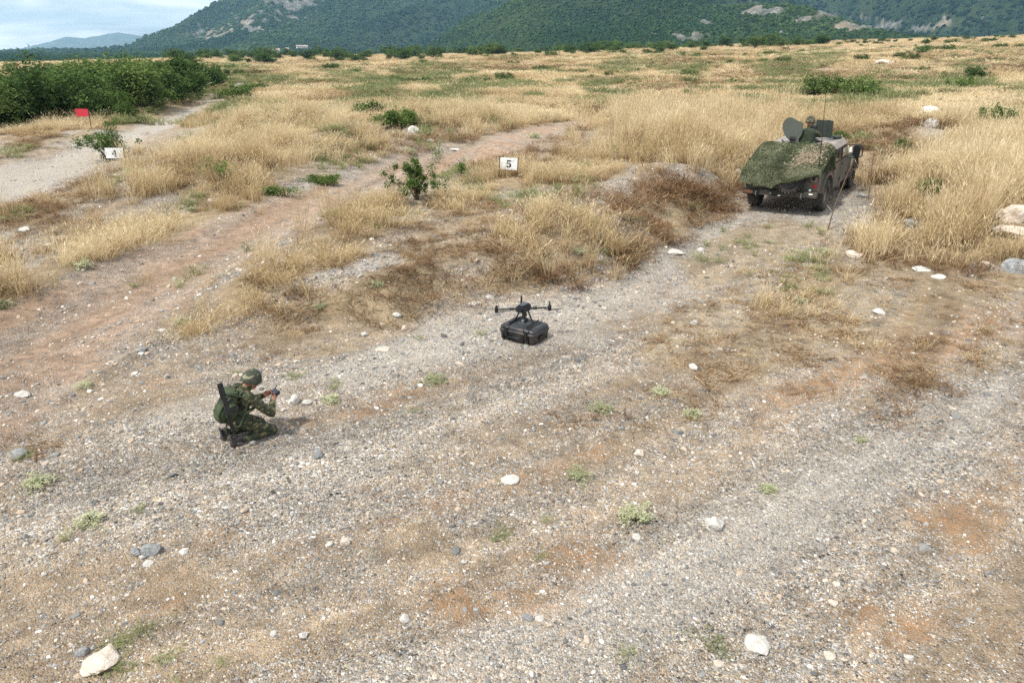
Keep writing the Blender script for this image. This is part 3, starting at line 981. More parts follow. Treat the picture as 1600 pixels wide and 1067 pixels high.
B_DARK = [make_shrub(330 + i, 2.2, 1.5, 60, 3400, 0.075, M_LEAF, 0.05, 6) for i in range(3)]
B_BRIGHT = [make_shrub(340 + i, 2.0, 0.8, 50, 2600, 0.065, M_LEAFB, 0.05, 5, 0.5) for i in range(3)]
B_NEAR = make_shrub(351, 1.15, 1.15, 46, 5200, 0.032, M_LEAFB, 0.10, 12, 0.75, 0.35)
B_SIGN = make_shrub(352, 2.1, 1.45, 60, 5200, 0.05, M_LEAF, 0.08, 12, 0.7, 0.3)

place_shrub('bush', B_SIGN, up(172, 250), (1.0, 0.9, 1.0), 0.4, 'dark green bush with spreading branches behind the board numbered 4', 'bush')
place_shrub('bush', B_NEAR, up(652, 312), (1.0, 1.0, 1.0), 0.8, 'small bright green bush with bare twigs left of the board numbered 5', 'bush')
place_shrub('sapling', make_shrub(353, 0.5, 0.7, 12, 500, 0.03, M_LEAFB, 0.3, 3, 0.5), up(722, 284), 1.0, 0, 'tiny green sapling in the grass between bush and board 5', 'sapling')
place_shrub('sapling', make_shrub(354, 0.7, 0.4, 12, 500, 0.03, M_LEAFB, 0.2, 4, 0.5), up(688, 302), 1.0, 0, 'low green sprout touching the right of the small bush', 'sapling')
place_shrub('sapling', make_shrub(355, 1.3, 0.9, 14, 500, 0.04, M_LEAFB, 0.15, 6, 0.7), up(345, 292), 1.0, 0, 'sparse green branching shoot in the grass beside the track', 'sapling')
place_shrub('conifer_shrub', make_shrub(356, 1.6, 1.9, 40, 2600, 0.06, M_LEAFB, 0.1, 6, 0.5), up(202, 192), (1, 1, 1), 0, 'thin light green shrub on the bank right of the red board', 'shrub')
place_shrub('bush', B_DARK[0], up(160, 186), (0.8, 0.8, 1.1), 0, 'low dull green bush behind the red board by the thicket', 'bush')
place_shrub('bush', B_BRIGHT[0], up(172, 203), (0.35, 0.35, 0.6), 0, 'small bright green tuft on the bank below the red board', 'bush')
place_shrub('bush', B_BRIGHT[1], up(340, 132), (1.6, 1.6, 3.4), 0, 'bright green bush at the road bend beyond the thicket', 'bush')
place_shrub('bush', B_DARK[1], up(372, 156), (1.6, 1.4, 0.9), 0.3, 'dark green bush on the right verge of the road bend', 'bush')
place_shrub('bush', B_DARK[2], up(395, 146), (2.0, 1.5, 0.8), 0.9, 'low dark green bush above the road bend, right of its neighbour', 'bush')
place_shrub('bramble', B_BRIGHT[2], up(578, 190), (2.2, 1.5, 1.5), 0.2, 'wide bright green bramble in the dry grass, left half', 'bramble')
place_shrub('bramble', B_BRIGHT[0], up(622, 198), (1.9, 1.2, 1.1), 1.2, 'bright green bramble in the dry grass, right half', 'bramble')
place_shrub('bush', B_DARK[0], up(1284, 153), (2.3, 1.6, 1.4), 0.2, 'dark green bush behind the vehicle, left of the pair', 'bush')
place_shrub('bush', B_DARK[1], up(1346, 156), (2.5, 1.7, 1.35), 1.0, 'dark green bush behind the vehicle, right of the pair', 'bush')
place_shrub('bramble', B_BRIGHT[1], up(1562, 198), (1.5, 1.2, 1.3), 0.7, 'sprawling bright green bramble at the right edge above grass', 'bramble')
place_shrub('bramble', B_BRIGHT[2], up(1515, 200), (0.9, 0.7, 0.8), 2.7, 'smaller green bramble left of the sprawling one at right edge', 'bramble')
place_shrub('bush', B_DARK[2], up(1408, 240), (0.36, 0.36, 0.42), 0.7, 'small dark green bush on the bank right of the vehicle mirror', 'bush')
place_shrub('bush', B_BRIGHT[0], up(1450, 304), (0.42, 0.36, 0.55), 0.7, 'small vivid green bush alone in tall pale grass', 'bush')
place_shrub('bush', B_BRIGHT[1], up(1312, 222), (0.5, 0.4, 0.6), 2.0, 'light green bush just beyond the vehicle roof', 'bush')
place_shrub('bush', B_BRIGHT[2], up(1500, 142), (1.5, 1.3, 1.6), 0.7, 'light green bush on the plain at right, left of darker one', 'bush')
place_shrub('bush', B_DARK[0], up(1524, 128), (1.6, 1.3, 1.2), 1.7, 'dark bush on the plain at right behind the light green one', 'bush')
place_shrub('bush', B_DARK[1], up(1076, 124), (1.5, 1.3, 1.0), 0.7, 'dark green bush left of the tall grass behind the vehicle', 'bush')
place_shrub('bush', B_DARK[2], up(1073, 151), (0.5, 0.5, 0.5), 0.7, 'tiny dark green bush in front of the grass bank', 'bush')
place_shrub('bush', B_BRIGHT[0], up(508, 288), (0.75, 0.35, 0.42), 0.3, 'low long green bush along the upper edge of the track', 'bush')
place_shrub('bush', B_BRIGHT[1], up(430, 305), (0.8, 0.3, 0.3), 0.3, 'flat green patch of weeds at the upper track edge', 'bush')

# bushes dotted over the plain
rng = np.random.default_rng(23)
n = 0
last = None
while n < 240:
    px = rng.uniform(330, 1640); py = 62 + 78 * rng.random() ** 1.5
    x, y, z = at(px, py)
    if last is not None and rng.random() < 0.62:
        x = last[0] + rng.normal(0, 2.2 + last[2] * 0.012); y = last[1] + rng.normal(0, 1.5 + last[2] * 0.01)
    r = math.hypot(x, y)
    if r < 62 or r > 455 or (px < 480 and py > 128):
        continue
    if fbm(np.array([x / 40.]), np.array([y / 40.]), 2, 70)[0] < -0.08 and rng.random() < 0.75:
        continue
    last = (x, y, r)
    s = (0.30 + 0.75 * rng.random() ** 1.8) * (1 + 0.35 * (r > 150))
    dark = rng.random() < (0.45 if r < 200 else 0.6)
    m = (B_DARK if dark else B_BRIGHT)[n % 3]
    place_shrub('bush', m, (x, y, float(gz(x, y)) - 0.05), (s * (0.9 + 0.9 * rng.random()), s * 1.1, s * (0.85 if dark else 1.15)), rng.random() * 6.28,
                'small dark green bush dotted over the dry plain' if dark else 'small light green bush dotted over the dry plain', 'bush',
                'dark bushes on the plain' if dark else 'light bushes on the plain')
    n += 1
# hedge-like belt of shrub trees along the far edge of the plain
for k in range(190):
    px = rng.uniform(300, 1250) if k < 160 else rng.uniform(1250, 1620)
    a = math.atan((px - 800) / FPX / math.cos(PITCH) * 0.93)
    r = rng.uniform(300, 452)
    x, y = r * math.sin(a), r * math.cos(a)
    s = 0.5 + 0.8 * rng.random() ** 1.5 if k < 160 else 0.3 + 0.25 * rng.random()
    place_shrub('belt_tree', TREES[k % 4], (x, y, float(gz(x, y)) - 0.1), (s * 1.6, s * 1.3, s), rng.random() * 6.28,
                'dark shrub tree in the belt along the far edge of the plain', 'tree', 'belt of trees at the far edge of the plain')

# ------------------------------------------------------------------ wood covering the mountain (one mass)
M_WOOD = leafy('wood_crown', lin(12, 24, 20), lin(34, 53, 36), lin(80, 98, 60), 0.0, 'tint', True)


def crown_blob(seed):
    rng = np.random.default_rng(seed)
    bm = bmesh.new()
    bmesh.ops.create_icosphere(bm, subdivisions=2, radius=1.0)
    for v in bm.verts:
        n_ = v.co.copy()
        k = 1 + 0.22 * math.sin(n_.x * 5 + seed) * math.cos(n_.y * 4.3 + seed) + rng.normal(0, 0.10)
        v.co = Vector((n_.x * k, n_.y * k, n_.z * k * 0.85 + 0.55))
    me = bpy.data.meshes.new('wood_crown'); bm.to_mesh(me); bm.free()
    me.materials.append(M_WOOD)
    point_attr(me, 'tint', rng.random(len(me.vertices)))
    return proto(me)


rng = np.random.default_rng(5)
NW = 90000
A = np.radians(rng.uniform(-44, 44, NW)); R = np.exp(rng.uniform(math.log(450), math.log(3500), NW))
X = R * np.sin(A); Y = R * np.cos(A); Z = mz(R, A)
px, py = project(X, Y, Z)
rk = rock_mask(px, py, X, Y, Z)
keep = (rk < 0.4) & (py > -60) & (py < 110)
A, R, X, Y, Z = A[keep], R[keep], X[keep], Y[keep], Z[keep]
s = (2.2 + 2.6 * rng.random(len(R)) ** 1.5) * np.clip(R / 1500, 0.6, 1.3)
ridge_lit = 1 - np.abs(2 * vnoise(X / 330 + 3 + Y / 1500, Y / 800 + 7, 61) - 1)
ridge_lit2 = 1 - np.abs(2 * vnoise(X / 170 - Y / 600, Y / 520 + 2, 62) - 1)
patch = np.clip(-0.42 + 0.95 * ridge_lit + 0.45 * ridge_lit2 + 1.3 * fbm(X / 150, Y / 150, 4, 95), 0, 1)      # relief shading painted into crown tint: ridges light, gullies dark, plus random variation
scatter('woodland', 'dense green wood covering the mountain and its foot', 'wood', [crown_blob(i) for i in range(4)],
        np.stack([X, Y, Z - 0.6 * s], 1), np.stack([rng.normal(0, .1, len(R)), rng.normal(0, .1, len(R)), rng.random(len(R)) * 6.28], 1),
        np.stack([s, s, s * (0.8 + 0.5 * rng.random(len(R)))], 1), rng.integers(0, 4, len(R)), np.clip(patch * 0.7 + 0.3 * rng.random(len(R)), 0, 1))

# ------------------------------------------------------------------ dry grass, scrub and gravel
M_GOLD = leafy('dry_grass_blade', lin(132, 108, 80), lin(194, 170, 128), lin(234, 218, 182), 0.35, 'tint', True)
M_SCRUB = leafy('dry_scrub_stem', lin(92, 70, 52), lin(136, 108, 80), lin(194, 172, 138), 0.2, 'tint', True)
M_HERB = leafy('low_herb_leaf', lin(82, 92, 56), lin(132, 136, 92), lin(180, 178, 136), 0.3, 'tint', True)


def tuft(name, seed, n, spread, width, lean, mat, head=True, twig=False):
    """n blades about 1 m tall on a disc"""
    rng = np.random.default_rng(seed)
    V = []; F = []; T = []
    for k in range(n):
        a = rng.random() * 6.283; d = spread * math.sqrt(rng.random())
        b = np.array([math.cos(a) * d, math.sin(a) * d, 0.0])
        h = 0.55 + 0.5 * rng.random()
        la = rng.normal(0, lean); lb = rng.normal(0.12, lean)
        m = b + np.array([la * 0.35 * h, lb * 0.35 * h, 0.55 * h])
        e = b + np.array([la * h, lb * h, h * (1 - 0.12 * rng.random())])
        f = rng.random() * 3.1416
        w = np.array([math.cos(f), math.sin(f), 0]) * width * (0.7 + 0.6 * rng.random())
        o = len(V)
        V += [b - w * .5, b + w * .5, m + w * .45, m - w * .45, e + w * .12, e - w * .12]
        F += [(o, o + 1, o + 2, o + 3), (o + 3, o + 2, o + 4, o + 5)]
        t = rng.random(); T += [t] * 6
        if head:
            o = len(V); hw = w * 1.5; u = (e - m) * 0.34
            V += [e - u * .2, e + hw * .6 + u * .3, e + u, e - hw * .6 + u * .3]
            F += [(o, o + 1, o + 2, o + 3)]; T += [min(1, t + 0.25)] * 4
        if twig:
            for q in range(3):
                o = len(V); c = b + (e - b) * (0.45 + 0.5 * rng.random()); dd = rng.normal(0, 0.12, 3); dd[2] = abs(dd[2]) + 0.05
                V += [c - w * .3, c + w * .3, c + dd + w * .9, c + dd - w * .9]
                F += [(o, o + 1, o + 2, o + 3)]; T += [rng.random()] * 4
    me = np_mesh(name, np.array(V), np.array(F), [mat]); point_attr(me, 'tint', np.array(T))
    return proto(me)


P_GOLD = [tuft('dry_grass_tuft', 400 + i, 42, 0.20, 0.0075, 0.20, M_GOLD) for i in range(4)]
P_SCRUB = [tuft('dry_scrub_tuft', 410 + i, 15, 0.20, 0.014, 0.38, M_SCRUB, False, True) for i in range(3)]
P_FAR = [tuft('dry_grass_patch', 420 + i, 60, 0.75, 0.03, 0.20, M_GOLD) for i in range(4)]
P_HERB = [tuft('herb_tuft', 430 + i, 30, 0.22, 0.02, 0.45, M_HERB, False, True) for i in range(3)]


CLEAR = [(1585, 345, 50), (1578, 372, 55), (1592, 428, 50), (1426, 356, 26), (1332, 404, 26), (1455, 190, 44), (1456, 203, 36), (647, 209, 24), (133, 204, 46), (184, 270, 20), (794, 281, 30),
         (1440, 424, 24), (1464, 436, 20), (330, 319, 8), (1450, 306, 34), (130, 419, 16), (652, 314, 40), (172, 252, 40), (1153, 268, 16), (1055, 398, 30), (580, 192, 60), (622, 200, 50), (1562, 200, 70), (1515, 203, 40)]


def clearing(x, y):
    """0 where a rock or board must stay visible: round its foot and for a step in front of it"""
    m = np.ones_like(x)
    for px, py, w in CLEAR:
        cx, cy, _ = at(px, py); r = math.hypot(cx, cy); h = w * r / FPX * 0.6
        ux, uy = cx / r, cy / r
        a = (x - cx) * ux + (y - cy) * uy; b = (x - cx) * uy - (y - cy) * ux
        m = m * (1 - ((np.abs(b) < h) & (a < h) & (a > -h - (0.14 if px in (184, 133, 794) else 0.055) * r)))
    return m


def growth(x, y):
    r = np.hypot(x, y); e = 0.012 * r + 0.03
    nz = fbm(x / (0.04 * r + 0.3), y / (0.04 * r + 0.3), 3, 33)
    out = []
    for P, h, d, t, s in GRASS:
        q = sdf(P, x, y) + nz * e * 7
        out.append((np.maximum(sstep(q, -e, e), 0.22 * sstep(q, -e * 7, 0)) * d, h, t, s))
    return out


rng = np.random.default_rng(17)
NG = 210000
A = np.radians(rng.uniform(-41, 41, NG)); L0, L1 = math.log(5.0), math.log(64); R = np.exp(rng.uniform(L0, L1, NG))
X = R * np.sin(A); Y = R * np.cos(A)
cand = NG / (np.radians(82) * (L1 - L0) * R ** 2)
hv = np.hypot(X - VCEN[0], Y - VCEN[1])
veh = (np.abs((X - VPOS[0]) * VROT[0, 1] + (Y - VPOS[1]) * VROT[1, 1]) < 1.15) & (((X - VPOS[0]) * VROT[0, 0] + (Y - VPOS[1]) * VROT[1, 0]) > -0.7) & (((X - VPOS[0]) * VROT[0, 0] + (Y - VPOS[1]) * VROT[1, 0]) < 4.1)
tr = sstep(sdf(TRACK, X, Y), -0.3, 0.2); rd = sstep(sdf(ROAD, X, Y), -0.2 - 0.03 * R, 0.2)
best = np.zeros((2, NG)); hh = np.full((2, NG), 0.3); tt = np.full((2, NG), 0.5)
for m, h, t, s in growth(X, Y):
    w = m > best[s]
    hh[s] = np.where(w, h, hh[s]); tt[s] = np.where(w, t, tt[s]); best[s] = np.maximum(best[s], m)
clump = np.clip(0.72 + 2.4 * fbm(X / 1.3, Y / 1.3, 3, 43), 0.15, 1.3)
plain_d = sstep(R, 40, 58) * 0.8
best[0] = np.maximum(best[0], plain_d * (1 - tr) * (1 - rd)); hh[0] = np.where(plain_d > 0.4, np.maximum(hh[0], 0.5), hh[0]); tt[0] = np.where((plain_d > 0.4) & (tt[0] == 0.5), 0.62, tt[0])
target = np.where(R < 30, 15.0, 15.0 * (30 / R) ** 1.2)
u = rng.random(NG)
ln = sstep(sdf(LANE, X, Y), -0.25, 0.35)
lx = (X - VPOS[0]) * VROT[0, 0] + (Y - VPOS[1]) * VROT[1, 0]; ly = (X - VPOS[0]) * VROT[0, 1] + (Y - VPOS[1]) * VROT[1, 1]
beside = (lx > -2.6) & (lx < 3.9) & (ly < -0.9) & (ly > -2.5)          # the wheel lane right of the vehicle is trodden flat
clr = clearing(X, Y) * (1 - 0.8 * ln) * (1 - 0.97 * beside)
und = (best[0] > 0.5) & (best[1] < 0.42)
hh[1] = np.where(und, 0.42 * hh[0], hh[1]); tt[1] = np.where(und, 0.25, tt[1]); best[1] = np.where(und, 0.42, best[1])
for s, pro, nm, lb, k in ((0, P_GOLD, 'dry_grass', 'tall straw-coloured dry grass on the banks and verges', 1.0), (1, P_SCRUB, 'dry_scrub', 'low brown dried scrub on the stony banks', 1.7)):
    prob = best[s] * clump * np.minimum(1, target * k / cand) * (1 - 0.97 * tr) * (1 - 0.97 * rd)
    ok = (u < prob * clr) & ~veh
    x, y = X[ok], Y[ok]; n = len(x)
    sc = 1.12 * hh[s][ok] * (0.55 + 0.6 * rng.random(n) + 0.45 * (rng.random(n) < 0.15)) * np.clip(0.8 + 1.5 * fbm(x / 1.6, y / 1.6, 2, 47), 0.35, 1.5)
    wd = (0.75 + 0.5 * rng.random(n)) * np.where(R[ok] > 30, (R[ok] / 30) ** 0.6, 1.0) * (0.55 + 0.55 * np.clip(hh[s][ok] / 0.6, 0, 1))
    ti = np.clip(tt[s][ok] + 1.3 * fbm(x / 2.4, y / 2.4, 3, 49) + rng.normal(0, .16, n), 0, 1)
    scatter(nm, lb, 'grass' if s == 0 else 'scrub', pro, np.stack([x, y, gz(x, y) - 0.02], 1),
            np.stack([rng.normal(0.03, .10, n), rng.normal(0.06, .10, n), rng.random(n) * 6.28], 1), np.stack([wd, wd, sc], 1), rng.integers(0, len(pro), n), ti)
    print(nm, n)

# far plain
NF = 75000
A = np.radians(rng.uniform(-41, 41, NF)); R = np.exp(rng.uniform(math.log(52), math.log(460), NF))
X = R * np.sin(A); Y = R * np.cos(A)
tr = sstep(sdf(TRACK, X, Y), -0.5, 0.5) * (1 - sstep(R, 60, 110)); rd = sstep(sdf(ROAD, X, Y), -4.0, -1.0)
den = np.clip(0.60 + 2.4 * fbm(X / 13, Y / 13, 3, 57), 0.06, 1)
ok = (rng.random(NF) < den * (1 - tr) * (1 - rd))
x, y, r = X[ok], Y[ok], R[ok]; n = len(x)
w = np.clip(r / 75, 0.8, 3.2) * (0.7 + 0.6 * rng.random(n)); h = (0.38 + 0.3 * rng.random(n)) * np.clip(0.9 + fbm(x / 6, y / 6, 2, 58), 0.5, 1.4)
ti = np.clip(0.68 + 1.4 * fbm(x / 15, y / 11, 3, 59) + rng.normal(0, .12, n), 0, 1)
scatter('plain_grass', 'pale dry grass covering the far plain', 'grass', P_FAR, np.stack([x, y, gz(x, y) - 0.03], 1),
        np.stack([rng.normal(0, .08, n), rng.normal(0, .08, n), rng.random(n) * 6.28], 1), np.stack([w, w, h], 1), rng.integers(0, 4, n), ti)

# green herbs between the grass and low cushions on the gravel
NH = 110000
A = np.radians(rng.uniform(-41, 41, NH)); R = np.exp(rng.uniform(math.log(4.2), math.log(300), NH))
X = R * np.sin(A); Y = R * np.cos(A)
tr = sstep(sdf(TRACK, X, Y), -0.3, 0.2); rd = sstep(sdf(ROAD, X, Y), -0.3, 0.2)
pat = sstep(fbm(X / (0.8 + 0.05 * R), Y / (0.8 + 0.05 * R), 3, 71), 0.06, 0.20)
pat = np.where(R > 55, np.maximum(pat, sstep(fbm(X / 6, Y / 5, 4, 74), 0.03, 0.2)), pat)
lane_h = sstep(sdf(LANE, X, Y), -0.3, 0.3)
near = np.where(R < 14, 0.006, np.where(R < 45, 0.16, 0.8)) * (1 - 0.8 * lane_h)
ok = (rng.random(NH) < pat * near * (1 - 0.9 * tr) * (1 - 0.95 * rd)) & ~((np.hypot(X - VCEN[0], Y - VCEN[1]) < 3.2)) & (np.hypot(X + 3.2, Y - 7.6) > 0.7) & (np.hypot(X - 0.2, Y - 10.9) > 0.6)
x, y, r = X[ok], Y[ok], R[ok]; n = len(x)
w = (0.25 + 0.3 * rng.random(n)) * np.clip(r / 22, 0.55, 5); h = (0.07 + 0.10 * rng.random(n)) * np.clip(r / 14, 0.6, 6.0)
scatter('herbs', 'low grey-green herbs among gravel and grass', 'herbs', P_HERB, np.stack([x, y, gz(x, y) - 0.01], 1),
        np.stack([rng.normal(0, .1, n), rng.normal(0, .1, n), rng.random(n) * 6.28], 1), np.stack([w, w, h], 1), rng.integers(0, 3, n), np.clip(0.62 - 0.34 * sstep(r, 30, 80) + rng.normal(0, .25, n), 0, 1))
# brown dried scrub between the grass of the far plain
NB = 14000
A = np.radians(rng.uniform(-41, 41, NB)); R = np.exp(rng.uniform(math.log(50), math.log(440), NB))
X = R * np.sin(A); Y = R * np.cos(A)
rd = sstep(sdf(ROAD, X, Y), -1.5, 0.3)
ok = rng.random(NB) < sstep(fbm(X / 16, Y / 10, 3, 73), 0.02, 0.2) * (1 - rd)
x, y, r = X[ok], Y[ok], R[ok]; n = len(x)
w = np.clip(r / 18, 2.5, 9) * (0.7 + 0.6 * rng.random(n)); h = 0.45 + 0.35 * rng.random(n)
scatter('plain_scrub', 'brown dried scrub patches on the far plain', 'scrub', P_SCRUB, np.stack([x, y, gz(x, y) - 0.03], 1),
        np.stack([rng.normal(0, .08, n), rng.normal(0, .08, n), rng.random(n) * 6.28], 1), np.stack([w, w, h], 1), rng.integers(0, 3, n), np.clip(0.68 + rng.normal(0, .2, n), 0, 1))

# loose stones
m, nt, p, out = nodes('loose_stone')
b = nt.nodes.new('ShaderNodeAttribute'); b.attribute_name = 'itint'; b.attribute_type = 'INSTANCER'
c = ramp(nt, b.outputs['Fac'], [(0.0, lin(56, 55, 54)), (0.22, lin(108, 106, 102)), (0.45, lin(150, 147, 141)), (0.6, lin(180, 154, 126)), (0.8, lin(194, 184, 168)), (1.0, lin(244, 241, 234))])
c = mixc(nt, 0.5, c, mixc(nt, noise(nt, 3.0, 5), tuple([0.25] * 3) + (1,), c))
nt.links.new(c, p.inputs['Base Color']); p.inputs['Roughness'].default_value = 0.9; p.inputs['Specular IOR Level'].default_value = 0.2
M_STONE = m


def stone_mesh(name, seed, sub, mat, rough=0.22, planes=7):
    rng = np.random.default_rng(seed)
    bm = bmesh.new(); bmesh.ops.create_icosphere(bm, subdivisions=sub, radius=1.0)
    pl = rng.normal(0, 1, (planes, 3)); pl /= np.linalg.norm(pl, axis=1)[:, None]; dd = 0.55 + 0.35 * rng.random(planes)
    off = rng.random(3) * 50
    for v in bm.verts:
        c = np.array(v.co)
        for n_, d in zip(pl, dd):
            k = c @ n_
            if k > d: c = c - n_ * (k - d) * 0.9
        q = fbm(np.array([c[0] * 1.6 + off[0] + c[2]]), np.array([c[1] * 1.6 + off[1] - c[2]]), 3, 120)[0]
        v.co = Vector(c * (1 + rough * 1.2 * q))
    me = bpy.data.meshes.new(name); bm.to_mesh(me); bm.free()
    me.materials.append(mat)
    return me


P_STONE = [proto(stone_mesh('pebble', 500 + i, 1, M_STONE, 0.5, 8)) for i in range(8)]
NS = 260000
A = np.radians(rng.uniform(-41, 41, NS)); L0, L1 = math.log(3.4), math.log(42); R = np.exp(rng.uniform(L0, L1, NS))
X = R * np.sin(A); Y = R * np.cos(A)
soil, straw, track, road, rust, worn = ground_masks(X, Y)
den = np.clip(0.95 - 0.5 * soil - 0.8 * straw, 0.14, 1) * np.clip(0.6 + 2.2 * fbm(X / 0.7, Y / 0.7, 3, 83) + 1.4 * streak(X, Y, 0.4, 190), 0.08, 1.3)
ok = rng.random(NS) < den * 0.85 * (1 - 0.45 * track)
x, y, r = X[ok], Y[ok], R[ok]; n = len(x); so = soil[ok]
sz = np.exp(rng.normal(math.log(0.0050), 0.62, n)) * np.clip(r / 6, 0.8, 2.6)
sz = np.clip(sz, 0.0035, 0.06)
ti = np.clip(rng.beta(1.2, 2.0, n) + 0.12 * (so > 0.5), 0, 1)
scatter('gravel', 'loose grey and pale gravel stones strewn over the ground', 'gravel', P_STONE, np.stack([x, y, gz(x, y) + sz * 0.02], 1),
        np.stack([rng.normal(0, .35, n), rng.normal(0, .35, n), rng.random(n) * 6.28], 1),
        np.stack([sz * (0.9 + 0.7 * rng.random(n)), sz * (0.8 + 0.4 * rng.random(n)), sz * (0.45 + 0.4 * rng.random(n))], 1), rng.integers(0, 8, n), ti)
print('gravel', n)

# ------------------------------------------------------------------ single rocks
def rock_material(name, a, b, c):
    m, nt, p, out = nodes(name)
    f = noise(nt, 2.2, 8, 0.65); g = noise(nt, 9.0, 6, 0.7)
    col = ramp(nt, f, [(0.25, a), (0.5, b), (0.75, c)])
    col = mixc(nt, mrange(nt, g, 0.55, 0.75, 0, 0.45), col, lin(150, 120, 92))
    nt.links.new(col, p.inputs['Base Color']); p.inputs['Roughness'].default_value = 0.9
    b_ = N(nt, 'Bump', Strength=0.6, Distance=0.2)
    nt.links.new(noise(nt, 5.0, 8, 0.7), b_.inputs['Height']); nt.links.new(b_.outputs['Normal'], p.inputs['Normal'])
    return m


R_WHITE = rock_material('white_limestone', lin(176, 170, 160), lin(212, 206, 196), lin(236, 232, 224))
R_GREY = rock_material('grey_limestone', lin(104, 106, 108), lin(150, 151, 150), lin(196, 194, 188))
R_PINK = rock_material('warm_limestone', lin(190, 172, 152), lin(220, 204, 186), lin(240, 232, 220))
